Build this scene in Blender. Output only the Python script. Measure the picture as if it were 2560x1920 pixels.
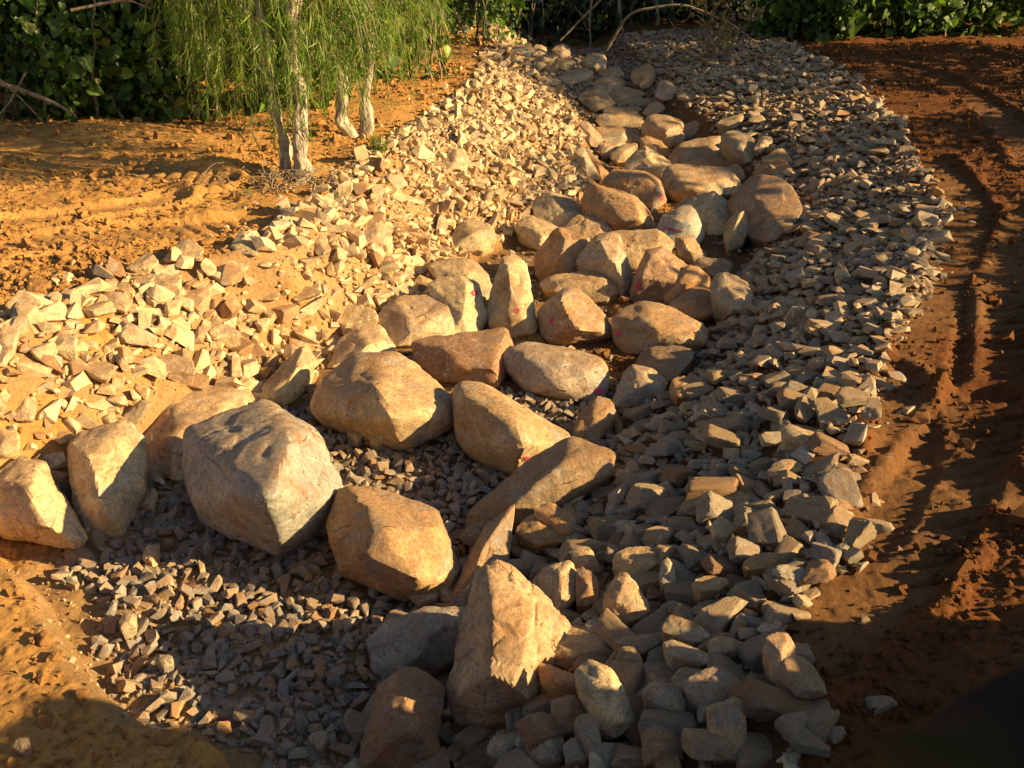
import bpy, bmesh, math, random
import numpy as np
from mathutils import Vector, Matrix
from mathutils.bvhtree import BVHTree

scene = bpy.context.scene
for o in list(bpy.data.objects):
    bpy.data.objects.remove(o)
C = scene.collection
R = math.radians

# ---------------------------------------------------------------- camera, light, exposure
CAM_Z = 3.5
cd = bpy.data.cameras.new('camera')
cam = bpy.data.objects.new('camera', cd)
C.objects.link(cam)
cam.location = (0, 0, CAM_Z)
cam.rotation_euler = (R(90 - 28), 0, 0)
cd.sensor_width = 36
cd.lens = 32.46
cd.clip_start = 0.02
cd.clip_end = 600
cd.dof.use_dof = True
cd.dof.focus_distance = 7.0
cd.dof.aperture_fstop = 17
scene.camera = cam

SUN_ELEV, SUN_AZ = 21.5, 12.0       # elevation; how far behind the camera's right hand the sun stands
world = bpy.data.worlds.new('World')
scene.world = world
world.use_nodes = True
wn = world.node_tree
bg = wn.nodes['Background']
sky = wn.nodes.new('ShaderNodeTexSky')
sky.sky_type = 'NISHITA'
sky.sun_disc = False
sky.sun_elevation = R(SUN_ELEV)
sky.sun_rotation = R(90 + SUN_AZ)
wn.links.new(sky.outputs[0], bg.inputs[0])
bg.inputs[1].default_value = 0.05
sl = bpy.data.lights.new('sun', 'SUN')
sun = bpy.data.objects.new('sun', sl)
C.objects.link(sun)
sl.energy = 5.0
sl.angle = R(0.5)
sl.color = (1.0, 0.72, 0.36)
sdir = Vector((math.cos(R(SUN_ELEV)) * math.cos(R(SUN_AZ)), -math.cos(R(SUN_ELEV)) * math.sin(R(SUN_AZ)), math.sin(R(SUN_ELEV))))
sun.rotation_euler = sdir.to_track_quat('Z', 'Y').to_euler()
sun.location = sdir * 50
scene.view_settings.view_transform = 'Standard'
scene.view_settings.look = 'None'
scene.view_settings.gamma = 1
scene.view_settings.exposure = 1.25
scene.view_settings.use_curve_mapping = False
scene.render.engine = 'CYCLES'
scene.cycles.use_denoising = True
scene.cycles.max_bounces = 6
scene.cycles.transparent_max_bounces = 4

#TERRAIN_BEGIN
# ---------------------------------------------------------------- noise and terrain (numpy)
def _h(ix, iy, iz, seed):
    n = (ix.astype(np.int64) * 374761393 + iy.astype(np.int64) * 668265263 + iz.astype(np.int64) * 2147483647 + seed * 974634777) & 0xffffffff
    n = ((n ^ (n >> 13)) * 1274126177) & 0xffffffff
    n = ((n ^ (n >> 16)) * 2246822519) & 0xffffffff
    return ((n ^ (n >> 15)) & 0xffffff) / float(0xffffff) * 2 - 1

def noise2(x, y, seed=0):
    ix, iy = np.floor(x), np.floor(y)
    fx, fy = x - ix, y - iy
    ux, uy = fx * fx * (3 - 2 * fx), fy * fy * (3 - 2 * fy)
    z = np.zeros_like(ix)
    a, b, c, d = _h(ix, iy, z, seed), _h(ix + 1, iy, z, seed), _h(ix, iy + 1, z, seed), _h(ix + 1, iy + 1, z, seed)
    return (a * (1 - ux) + b * ux) * (1 - uy) + (c * (1 - ux) + d * ux) * uy

def noise3(p, seed=0):
    i = np.floor(p)
    f = p - i
    u = f * f * (3 - 2 * f)
    out = 0
    for dx in (0, 1):
        for dy in (0, 1):
            for dz in (0, 1):
                w = (u[:, 0] if dx else 1 - u[:, 0]) * (u[:, 1] if dy else 1 - u[:, 1]) * (u[:, 2] if dz else 1 - u[:, 2])
                out = out + w * _h(i[:, 0] + dx, i[:, 1] + dy, i[:, 2] + dz, seed)
    return out

def fbm2(x, y, seed=0, octv=4, gain=.5):
    s, a = 0, 1
    for k in range(octv):
        ca, sa = math.cos(k * 1.3), math.sin(k * 1.3)
        s = s + a * noise2((x * ca - y * sa) * 2 ** k, (x * sa + y * ca) * 2 ** k, seed + k)
        a *= gain
    return s

def fbm3(p, seed=0, octv=3, gain=.5):
    s, a = 0, 1
    for k in range(octv):
        s = s + a * noise3(p * 2 ** k + k * 7.3, seed + k)
        a *= gain
    return s

def sstep(a, b, x):
    t = np.clip((x - a) / (b - a), 0, 1)
    return t * t * (3 - 2 * t)

EDGE = {'LO': ([-1.33, -1.7, -2.09, -2.55, -2.74, -3.16, -4.02, -3.73, -3.44, -3.27, -2.98, -2.62, -2.12, -1.92, -1.86, -1.72, -1.39, -1.21, -0.81, -0.5, -0.45], [2.8, 2.94, 3.23, 3.71, 3.95, 4.13, 4.64, 4.78, 5.65, 6.12, 6.77, 7.03, 7.24, 7.95, 8.98, 9.87, 10.93, 11.96, 13.24, 15.72, 16.99]), 'LI': ([-1.01, -1.34, -1.73, -2.16, -2.41, -2.55, -2.54, -2.36, -1.82, -1.59, -1.17, -0.77, -0.48, 0.23, 1.02, 1.05, 0.62, 0.13], [2.88, 3.01, 3.3, 3.77, 4.11, 4.25, 4.45, 5.1, 5.82, 6.92, 7.54, 8.15, 9.5, 10.33, 11.51, 14.27, 17.43, 20.2]), 'RI': ([-0.7, -0.65, -0.59, -0.41, -0.29, -0.08, 0.45, 0.8, 0.78, 1.44, 1.89, 2.61, 2.93, 3.34, 3.14, 2.8, 2.49, 2.35], [3.12, 3.47, 3.87, 4.33, 4.76, 5.09, 5.66, 5.73, 5.95, 6.56, 7.7, 9.35, 10.7, 12.49, 14.03, 15.35, 19.0, 20.2]), 'RO': ([1.05, 1.08, 1.1, 1.36, 1.6, 1.74, 2.09, 2.63, 3.29, 3.86, 4.27, 4.54, 4.98, 5.42, 5.39], [2.32, 2.67, 2.94, 3.25, 3.52, 4.1, 4.85, 5.81, 6.93, 8.05, 8.96, 10.2, 11.99, 15.08, 17.28])}

def edges(y):
    return [np.interp(y, EDGE[k][1], EDGE[k][0]) for k in ('LO', 'LI', 'RI', 'RO')]

def base_z(x, y):
    """the ground without its fine relief: channel floor, two banks, embankment behind the camera"""
    lo, li, ri, ro = edges(y)
    floor = 0.03 * np.clip(y - 4.5, 0, 30) - .38 * sstep(18, 12, y) - .10 * sstep(6.0, 5.0, y)
    hl = np.interp(y, [3.0, 4.2, 5.4, 9, 11.5, 25], [.22, .28, .90, .90, .88, 1.1])
    hr = np.interp(y, [2.0, 3.5, 5, 7, 12, 25], [.70, .72, .72, .72, .80, 1.0])
    up_l = sstep(0, 1, (li - x) / np.maximum(li - lo, .05))
    up_r = (x - ri) / np.maximum(ro - ri, .05)
    up_r = np.clip(up_r, 0, 1) ** np.interp(y, [4.5, 7], [.55, .72])
    mid = np.clip((x - li) / np.maximum(ri - li, .05), 0, 1)
    rise = .30 * (2 * mid - 1) ** 4 * sstep(4.8, 6.5, y)
    z = floor + rise + (hl - floor - rise) * up_l + (hr - floor - rise) * up_r
    # embankment the picture is taken from
    crest = 1.9 * sstep(2.55, .5, y + .10 * x)
    z = np.maximum(z, crest)
    z = z + (.85 + .50 * 1.5 * sstep(2.15, 1.85, y)) * np.exp(-((x - 3.5) / .5) ** 2) * sstep(2.95, 2.6, y + .12 * noise2(y * 3, x * 3, 3)) * sstep(.2, .9, y)  # added unseen mound at right, shaped to throw shade over the gravel pool
    z = z + .12 * np.clip(x - ro - .2, 0, 4.5) * sstep(15, 10, y) * sstep(0, 1.6, x - ro) + .012 * np.clip(lo - x, 0, 5) * sstep(4, 6, y) * sstep(13, 9, y)
    # spoil ridge in front of the left thicket
    ang = R_(-14)
    u = (x + 3.9) * math.cos(ang) + (y - 11.0) * math.sin(ang)
    v = -(x + 3.9) * math.sin(ang) + (y - 11.0) * math.cos(ang)
    z = z + .13 * np.exp(-(v / .6) ** 2) * sstep(3.8, 2.2, np.abs(u))
    z = z + .16 * np.exp(-(((x + 3.0) / .6) ** 2 + ((y - 9.7) / .45) ** 2))
    z = z + .12 * np.exp(-((y - 20.6 - .06 * x) / .5) ** 2) * sstep(4.5, 6.0, x)
    return z

def R_(d):
    return d * math.pi / 180
#TERRAIN_END

TRACKS = [([(-4.38, 7.09), (-3.7, 7.43), (-3.17, 7.66), (-2.31, 7.94)], 0.5, 0.17, 0.05, 0.5), ([(-4.7, 7.72), (-4.26, 8.0), (-3.79, 8.29), (-3.34, 8.72)], 0.42, 0.15, 0.03, 0.4), ([(-6.02, 10.6), (-4.88, 10.23), (-3.67, 9.52), (-2.97, 9.16)], 0.4, 0.2, 0.02, 0.3), ([(1.22, 2.95), (1.69, 3.34), (2.02, 3.75), (2.43, 4.3), (2.96, 4.98)], 0.5, 0.17, 0.035, 0.9), ([(2.23, 4.44), (2.44, 4.18), (2.64, 3.74)], 0.34, 0.3, 0.01, 0.2), ([(2.5, 5.42), (2.39, 4.87), (2.18, 4.35), (1.71, 3.67)], 0.36, 0.15, 0.03, 0.5), ([(6.32, 17.65), (6.99, 15.67), (6.62, 12.86), (5.84, 10.09)], 0.5, 0.2, 0.03, 0.3), ([(7.77, 18.68), (8.65, 18.15), (9.0, 16.28)], 0.4, 0.2, 0.03, 0.3), ([(4.83, 10.54), (4.55, 8.86), (3.5, 7.08), (2.75, 5.42)], 0.45, 0.16, 0.03, 0.5), ([(5.06, 8.72), (4.16, 7.27), (3.49, 6.11), (3.05, 5.23)], 0.45, 0.16, 0.03, 0.5)]
SOIL = [(-2.92, 6.01, 0.34, 0.8), (-3.05, 5.9, 0.2, 0.8), (-2.67, 5.98, 0.2, 0.5), (-1.79, 7.16, 0.14, 0.5), (-3.05, 5.12, 0.3, 0.8), (-2.98, 5.28, 0.22, 0.7), (-2.75, 5.41, 0.2, 0.7), (1.56, 5.41, 0.35, 0.6), (1.2, 5.43, 0.3, 0.55), (1.81, 4.77, 0.4, 0.6), (0.76, 5.12, 0.2, 0.5), (2.71, 6.16, 0.4, 0.6), (3.34, 6.46, 0.3, 0.6), (-1.02, 11.35, 0.4, 0.4), (-1.3, 10.11, 0.25, 0.6), (1.2, 3.21, 0.22, 0.8), (-3.12, 4.6, 0.5, 0.95), (-0.35, 3.15, 0.3, 0.95), (-0.51, 3.45, 0.2, 0.9), (-0.62, 4.17, 0.01, 0), (0.99, 6.9, 0.35, 0.95), (0.09, 7.43, 0.25, 0.9), (1.07, 8.03, 0.2, 0.9), (1.95, 11.23, 0.2, 0.9)]

def seg_dist(x, y, pts):
    """distance to a polyline and length along it"""
    best = np.full(x.shape, 1e9); along = np.zeros(x.shape); side = np.zeros(x.shape)
    s0 = 0
    for (ax, ay), (bx, by) in zip(pts[:-1], pts[1:]):
        L = math.hypot(bx - ax, by - ay)
        ux, uy = (bx - ax) / L, (by - ay) / L
        t = np.clip((x - ax) * ux + (y - ay) * uy, 0, L)
        d = np.hypot(x - ax - ux * t, y - ay - uy * t)
        m = d < best
        best = np.where(m, d, best); along = np.where(m, s0 + t, along)
        side = np.where(m, (x - ax) * -uy + (y - ay) * ux, side)
        s0 += L
    return best, along, side

def masks(x, y):
    """where stone covers the ground (1) and where bare dirt lies (0)"""
    lo, li, ri, ro = edges(y)
    w = .12 * fbm2(x * 2.3, y * 2.3, 91)
    m = sstep(lo - .05 + w, lo + .1 + w, x) * sstep(ro + .05 + w, ro - .1 + w, x)
    wob = .12 * fbm2(x * 3.5, y * 3.5, 19)
    for sx, sy, sr, st in SOIL:
        m = m * (1 - min(1, st * 1.15) * sstep(1.0, .45, np.hypot(x - sx, y - sy) / sr + wob * 2))
    return m

def ground_z(x, y):
    z = base_z(x, y)
    cover = masks(x, y)
    dirt = 1 - cover
    smooth = np.zeros_like(z)
    dz = np.zeros_like(z)
    for pts, width, pitch, depth, skew in TRACKS:
        d, s, side = seg_dist(x, y, pts)
        m = sstep(width * .5 + .05, width * .5 - .03, d)
        lug = np.clip(1.6 * np.sin((s + skew * side) / pitch * 2 * math.pi + 1.2 * noise2(x * 1.7, y * 1.7, 33)) - .7, 0, 1)
        n = .6 + .6 * noise2(x * 1.3, y * 1.3, 44)
        dz = dz + m * (-.030 - 1.5 * depth * lug * n)
        rim = np.exp(-((d - width * .5 - .06) / .06) ** 2)
        dz = dz + rim * .045 * (.7 + .6 * noise2(x * 4, y * 4, 12)) * (1 - smooth)
        smooth = np.maximum(smooth, m * (.45 + .55 * sstep(-.2, .5, noise2(x * .9 + 3, y * .9, 77))))
    rough = 1 - .8 * smooth
    z = z + dirt * (dz + .045 * fbm2(x * .8, y * .8, 3, 2) + rough * (.016 * fbm2(x * 3, y * 3, 5, 2)))
    lump = np.clip(fbm2(x * 9, y * 9, 8, 3), 0, 2)
    patch = .35 + .65 * sstep(-.3, .4, noise2(x * 1.1, y * 1.1, 55))
    l2 = np.clip(fbm2(x * 19, y * 19, 18, 3), 0, 2)
    z = z + dirt * rough * patch * (.020 * lump * lump ** .5 + .022 * l2 * l2 + .009 * fbm2(x * 38, y * 38, 9, 2)) + dirt * .005 * fbm2(x * 30, y * 30, 29, 2)
    z = z + cover * (.03 * fbm2(x * 3, y * 3, 15, 4))
    return z

def gz(x, y):
    return float(base_z(np.array([float(x)]), np.array([float(y)]))[0])

# ---------------------------------------------------------------- helpers
def mesh_np(name, V, F, mat=None, smooth=False, attrs=None):
    """one mesh from a vertex array and a face array (m, k)"""
    me = bpy.data.meshes.new(name)
    V = np.asarray(V, dtype=np.float32); F = np.asarray(F, dtype=np.int32)
    k = F.shape[1]
    me.vertices.add(len(V)); me.vertices.foreach_set('co', V.ravel())
    me.loops.add(F.size); me.loops.foreach_set('vertex_index', F.ravel())
    me.polygons.add(len(F))
    me.polygons.foreach_set('loop_start', np.arange(0, F.size, k, dtype=np.int32))
    me.update(calc_edges=True)
    me.polygons.foreach_set('use_smooth', np.full(len(F), smooth, dtype=bool))
    for an, arr in (attrs or {}).items():
        arr = np.asarray(arr, dtype=np.float32)
        if arr.ndim == 1:
            me.attributes.new(an, 'FLOAT', 'POINT').data.foreach_set('value', arr)
        else:
            if arr.shape[1] == 3:
                arr = np.hstack([arr, np.ones((len(arr), 1), np.float32)])
            me.attributes.new(an, 'FLOAT_COLOR', 'POINT').data.foreach_set('color', arr.ravel())
    if mat: me.materials.append(mat)
    return me

def obj(name, me, parent=None, loc=(0, 0, 0)):
    o = bpy.data.objects.new(name, me)
    C.objects.link(o)
    if parent: o.parent = parent
    o.location = loc
    return o

def tag(o, label=None, cat=None, group=None, kind=None):
    if label: o['label'] = label
    if cat: o['category'] = cat
    if group: o['group'] = group
    if kind: o['kind'] = kind
    return o

def ico(level):
    bm = bmesh.new()
    bmesh.ops.create_icosphere(bm, subdivisions=level, radius=1)
    V = np.array([v.co[:] for v in bm.verts]); F = np.array([[v.index for v in f.verts] for f in bm.faces])
    bm.free()
    V /= np.linalg.norm(V, axis=1)[:, None]
    return V, F
ICO = {k: ico(k) for k in (2, 3, 4, 5, 6)}

def hull(pts):
    bm = bmesh.new()
    for p in pts: bm.verts.new(p)
    r = bmesh.ops.convex_hull(bm, input=bm.verts[:])
    junk = [g for g in r['geom_interior'] + r['geom_unused'] if isinstance(g, bmesh.types.BMVert)]
    bmesh.ops.delete(bm, geom=list(set(junk)), context='VERTS')
    bmesh.ops.recalc_face_normals(bm, faces=bm.faces[:])
    bm.verts.ensure_lookup_table(); bm.verts.index_update()
    V = np.array([v.co[:] for v in bm.verts]); F = np.array([[v.index for v in f.verts] for f in bm.faces])
    bm.free()
    return V, F

def planes_of(V, F, flat=.945):
    a, b, c = V[F[:, 0]], V[F[:, 1]], V[F[:, 2]]
    n = np.cross(b - a, c - a)
    ar = np.linalg.norm(n, axis=1)
    keep = ar > 1e-9 * ar.max()
    n, a, ar = n[keep] / ar[keep, None], a[keep], ar[keep]
    h = (n * a).sum(1)
    # merge nearly coplanar faces so their shared edge is not worn twice
    order = np.argsort(-ar); N, H = [], []
    for i in order:
        if all(np.dot(n[i], m) < flat for m in N):
            N.append(n[i]); H.append(h[i])
    return np.array(N), np.array(H)

def worn_stone(pts, level, seed, p=24, rough=1.0, chips=6):
    """a rounded, chipped polyhedron: radial p-norm of the hull's planes plus noise; pts about their centre"""
    rng = np.random.default_rng(seed)
    c = (pts.max(0) + pts.min(0)) / 2 * .5 + pts.mean(0) * .5
    P = pts - c
    HV, HF = hull([tuple(q) for q in P])
    N, H = planes_of(HV, HF)
    for _ in range(chips):
        n = rng.normal(size=3); n /= np.linalg.norm(n)
        s = (HV @ n).max()
        N = np.vstack([N, n]); H = np.append(H, s * rng.uniform(.90, .98))
    U, S, Wt = np.linalg.svd(P - P.mean(0), full_matrices=False)
    S = S / S.max(); S = np.maximum(S, .3)
    D, F = ICO[level]
    D = (D * S) @ Wt
    D = D / np.linalg.norm(D, axis=1)[:, None]
    if np.linalg.det(Wt) < 0: F = F[:, ::-1]
    q = np.maximum(0, D @ N.T) / np.maximum(H, .02 * np.abs(H).max())[None, :]
    r = (q ** p).sum(1) ** (-1.0 / p)
    Rm = np.median(r)
    V = D * r[:, None]
    f = 1.0 / Rm
    Rm = .35 * Rm + .65 * np.percentile(r, 8)
    k = fbm3(V * f * 1.1, seed * 13 + 1, 2) * .018 + fbm3(V * f * 4.6, seed * 13 + 5, 3) * .010 + fbm3(V * f * 14, seed * 13 + 9, 2) * .0045
    rid = 1 - np.abs(noise3(V * f * np.array([1.0, 1.0, 2.2]) * 1.7, seed + 77))
    k -= np.clip(rid - .90, 0, 1) * .35
    # broken steps
    st = fbm3(V * f * 1.15 + 5, seed + 31, 2)
    k += .020 * np.clip(st * 14, -1, 1) + .012 * np.clip(fbm3(V * f * 2.3, seed + 41, 2) * 16, -1, 1)
    V = V + D * (k * Rm * rough)[:, None]
    return V + c, F

# ---------------------------------------------------------------- materials
def mat_new(name):
    m = bpy.data.materials.new(name); m.use_nodes = True
    nt = m.node_tree
    for n in list(nt.nodes): nt.nodes.remove(n)
    out = nt.nodes.new('ShaderNodeOutputMaterial')
    b = nt.nodes.new('ShaderNodeBsdfPrincipled')
    nt.links.new(b.outputs[0], out.inputs[0])
    def N(t, **kw):
        n = nt.nodes.new('ShaderNode' + t)
        for k, v in kw.items():
            if k[0] == 'i' and k[1:].isdigit(): n.inputs[int(k[1:])].default_value = v
            else: setattr(n, k, v)
        return n
    return m, nt, b, N, nt.links.new

def ramp(N, L, fac, stops, interp='LINEAR'):
    r = N('ValToRGB'); r.color_ramp.interpolation = interp
    e = r.color_ramp.elements
    while len(e) < len(stops): e.new(.5)
    for k, (p, c) in enumerate(stops):
        e[k].position = p; e[k].color = (*c, 1) if len(c) == 3 else c
    L(fac, r.inputs[0])
    return r.outputs[0]

def noise_n(N, L, vec, scale, detail=4, rough=.55, dist=0):
    n = N('TexNoise'); n.inputs['Scale'].default_value = scale; n.inputs['Detail'].default_value = detail
    n.inputs['Roughness'].default_value = rough; n.inputs['Distortion'].default_value = dist
    L(vec, n.inputs['Vector'])
    return n.outputs[0]

def mix(N, L, fac, a, b, mode='MIX'):
    n = N('Mix', data_type='RGBA', blend_type=mode)
    for s, v in ((0, fac), (6, a), (7, b)):
        if isinstance(v, (int, float)): n.inputs[s].default_value = v
        elif isinstance(v, tuple): n.inputs[s].default_value = (*v, 1)
        else: L(v, n.inputs[s])
    return n.outputs[2]

def stone_mat(name, source, s=1.0, vein=0.5, bump=.5):
    """source 'obj': colour from the object's colour; 'attr': from the mesh's col attribute"""
    m, nt, b, N, L = mat_new(name)
    tc = N('TexCoord'); vec = tc.outputs['Object']
    if source == 'obj':
        oi = N('ObjectInfo'); base = oi.outputs['Color']
        off = N('VectorMath', operation='MULTIPLY_ADD'); L(oi.outputs['Random'], off.inputs[1])
        off.inputs[0].default_value = (17, 31, 23); L(vec, off.inputs[2]); vec = off.outputs[0]
    else:
        at = N('Attribute', attribute_name='col'); base = at.outputs['Color']
    big = noise_n(N, L, vec, 2.2 * s, 5, .6, .6)
    col = mix(N, L, 1.0, base, ramp(N, L, big, [(.25, (.50, .48, .48)), (.42, (.86, .84, .82)), (.58, (1.12, 1.05, .95)), (.75, (1.42, 1.36, 1.22))]), 'MULTIPLY')
    st = noise_n(N, L, vec, 1.3 * s, 6, .65, 1.2)
    col = mix(N, L, ramp(N, L, st, [(.52, (0, 0, 0)), (.66, (.8, .8, .8))]), col, (.33, .17, .07))
    gr = noise_n(N, L, vec, 3.1 * s, 5, .7, .9)
    col = mix(N, L, ramp(N, L, gr, [(.54, (0, 0, 0)), (.64, (.8, .8, .8))]), col, (.29, .28, .25))
    wv = N('VectorMath', operation='MULTIPLY_ADD')
    nn = N('TexNoise'); nn.inputs['Scale'].default_value = 3 * s; L(vec, nn.inputs['Vector'])
    wv.inputs[1].default_value = (.35 / s,) * 3; L(nn.outputs['Color'], wv.inputs[0]); L(vec, wv.inputs[2])
    vo = N('TexVoronoi', feature='DISTANCE_TO_EDGE'); vo.inputs['Scale'].default_value = 4.2 * s; L(wv.outputs[0], vo.inputs['Vector'])
    ve = ramp(N, L, vo.outputs['Distance'], [(0, (vein, vein, vein)), (.035, (0, 0, 0))])
    vm = ramp(N, L, noise_n(N, L, vec, 1.9 * s, 3), [(.46, (0, 0, 0)), (.6, (1, 1, 1))])
    vf = mix(N, L, 1.0, ve, vm, 'MULTIPLY')
    col = mix(N, L, vf, col, (.62, .57, .47))
    # dark cracks and pits
    cv_ = N('TexVoronoi', feature='DISTANCE_TO_EDGE'); cv_.inputs['Scale'].default_value = 1.9 * s; L(wv.outputs[0], cv_.inputs['Vector'])
    cm = ramp(N, L, noise_n(N, L, vec, 2.7 * s, 4), [(.56, (0, 0, 0)), (.64, (1, 1, 1))])
    ck = mix(N, L, 1.0, ramp(N, L, cv_.outputs['Distance'], [(0, (.55, .55, .55)), (.010, (0, 0, 0))]), cm, 'MULTIPLY')
    col = mix(N, L, ck, col, (.09, .06, .04))
    pits = ramp(N, L, noise_n(N, L, vec, 17 * s, 3, .6), [(.30, (.8, .8, .8)), (.37, (0, 0, 0))])
    col = mix(N, L, pits, col, (.14, .085, .05))
    # loose soil lying on faces that look up
    geo = N('NewGeometry'); sx = N('SeparateXYZ'); L(geo.outputs['Normal'], sx.inputs[0])
    dn = noise_n(N, L, vec, 5 * s, 6, .7)
    ad = N('Math', operation='MULTIPLY_ADD'); L(dn, ad.inputs[0]); ad.inputs[1].default_value = 1.4; L(sx.outputs[2], ad.inputs[2])
    du = ramp(N, L, ad.outputs[0], [(.0, (0, 0, 0)), (1.0, (.75, .75, .75))])
    mr = N('MapRange'); L(ad.outputs[0], mr.inputs[0]); mr.inputs[1].default_value = 1.35; mr.inputs[2].default_value = 1.75
    mr.inputs[3].default_value = 0; mr.inputs[4].default_value = .6
    col = mix(N, L, mr.outputs[0], col, (.34, .19, .085))
    fine = noise_n(N, L, vec, 26 * s, 6, .78)
    col = mix(N, L, 1.0, col, ramp(N, L, fine, [(.32, (.58, .56, .54)), (.5, (1, 1, 1)), (.68, (1.28, 1.28, 1.26))]), 'MULTIPLY')
    L(col, b.inputs['Base Color'])
    b.inputs['Roughness'].default_value = .85
    b.inputs['Specular IOR Level'].default_value = .25
    bp = N('Bump'); bp.inputs['Strength'].default_value = bump; bp.inputs['Distance'].default_value = .02
    hn = noise_n(N, L, vec, 9 * s, 9, .72, .4)
    hs = N('Math', operation='SUBTRACT'); L(hn, hs.inputs[0]); L(ck, hs.inputs[1])
    L(hs.outputs[0], bp.inputs['Height']); L(bp.outputs[0], b.inputs['Normal'])
    return m

M = {}
M['boulder'] = stone_mat('boulder_stone', 'obj', 1.6, .75, 1.0)
M['rock'] = stone_mat('rock_stone', 'obj', 3.5, .4, .8)
M['rubble'] = stone_mat('rubble_stone', 'attr', 5.0, .3, .4)

def dirt_mat():
    m, nt, b, N, L = mat_new('earth')
    tc = N('TexCoord'); vec = tc.outputs['Object']
    at = N('Attribute', attribute_name='col')
    big = noise_n(N, L, vec, 1.1, 6, .65, .5)
    col = mix(N, L, 1.0, at.outputs['Color'], ramp(N, L, big, [(.3, (.72, .70, .66)), (.5, (1, 1, 1)), (.72, (1.3, 1.27, 1.2))]), 'MULTIPLY')
    fine = noise_n(N, L, vec, 35, 6, .72)
    col = mix(N, L, 1.0, col, ramp(N, L, fine, [(.3, (.70, .68, .64)), (.7, (1.25, 1.22, 1.2))]), 'MULTIPLY')
    L(col, b.inputs['Base Color']); b.inputs['Roughness'].default_value = .95
    b.inputs['Specular IOR Level'].default_value = .12
    bp = N('Bump'); bp.inputs['Strength'].default_value = .9; bp.inputs['Distance'].default_value = .03
    L(noise_n(N, L, vec, 22, 9, .75), bp.inputs['Height']); L(bp.outputs[0], b.inputs['Normal'])
    return m
M['earth'] = dirt_mat()

def clod_mat():
    m, nt, b, N, L = mat_new('clod_earth')
    tc = N('TexCoord'); vec = tc.outputs['Object']
    fine = noise_n(N, L, vec, 18, 7, .7)
    at = N('Attribute', attribute_name='red')
    cc = (ramp(N, L, fine, [(.3, (.30, .145, .045)), (.7, (.54, .29, .10))]))
    L(mix(N, L, at.outputs['Fac'], cc, (.14, .055, .018)), b.inputs['Base Color'])  # right-hand crumbs darken with the earth, shade put into their colour
    b.inputs['Roughness'].default_value = .95; b.inputs['Specular IOR Level'].default_value = .1
    bp = N('Bump'); bp.inputs['Strength'].default_value = 1; bp.inputs['Distance'].default_value = .03
    L(noise_n(N, L, vec, 30, 8, .75), bp.inputs['Height']); L(bp.outputs[0], b.inputs['Normal'])
    return m
M['clod'] = clod_mat()

def leaf_mat(name, c0, c1, trans=.35, rough=.45, attr=True):
    m, nt, b, N, L = mat_new(name)
    if attr:
        f = N('Attribute', attribute_name='tint').outputs['Fac']
    else:
        f = N('ObjectInfo').outputs['Random']
    col = ramp(N, L, f, [(0, c0), (.82, c1), (.93, tuple(min(1, 1.9 * v) for v in c1)), (1, (.30, .24, .07))])
    L(col, b.inputs['Base Color']); b.inputs['Roughness'].default_value = rough
    b.inputs['Specular IOR Level'].default_value = .35
    tr = N('BsdfTranslucent'); L(mix(N, L, 1.0, col, (1.5, 1.7, .7), 'MULTIPLY'), tr.inputs[0])
    ms = N('MixShader'); ms.inputs[0].default_value = trans
    L(b.outputs[0], ms.inputs[1]); L(tr.outputs[0], ms.inputs[2])
    out = [n for n in nt.nodes if n.type == 'OUTPUT_MATERIAL'][0]
    L(ms.outputs[0], out.inputs[0])
    return m
for a in (True, False):
    s = '' if a else '_one'
    M['vine' + s] = leaf_mat('vine_leaf' + s, (.030, .075, .012), (.115, .195, .035), attr=a)
    M['willow' + s] = leaf_mat('narrow_leaf' + s, (.050, .115, .014), (.195, .285, .042), .5, .42, attr=a)
M['wood_leaf'] = leaf_mat('wood_leaf', (.014, .028, .008), (.04, .065, .018), .25)
M['dry_leaf'] = leaf_mat('dry_leaf', (.16, .11, .05), (.26, .22, .10), .3)

def bark_mat(name, c0, c1, c2, sc):
    m, nt, b, N, L = mat_new(name)
    tc = N('TexCoord'); mp = N('Mapping'); mp.inputs['Scale'].default_value = (sc, sc, sc * .18)
    L(tc.outputs['Object'], mp.inputs[0])
    n = noise_n(N, L, mp.outputs[0], 1, 7, .7, 1.0)
    L(ramp(N, L, n, [(.36, c0), (.45, c1), (.56, c2)]), b.inputs['Base Color'])
    b.inputs['Roughness'].default_value = .9
    bp = N('Bump'); bp.inputs['Strength'].default_value = 1; bp.inputs['Distance'].default_value = .02
    L(n, bp.inputs['Height']); L(bp.outputs[0], b.inputs['Normal'])
    return m
M['paperbark'] = bark_mat('paper_bark', (.07, .045, .025), (.34, .27, .18), (.56, .49, .38), 30)
M['bark'] = bark_mat('dark_bark', (.03, .022, .015), (.075, .055, .038), (.14, .11, .08), 14)
M['twig'] = bark_mat('dry_twig', (.10, .06, .035), (.22, .15, .09), (.34, .27, .18), 14)

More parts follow.
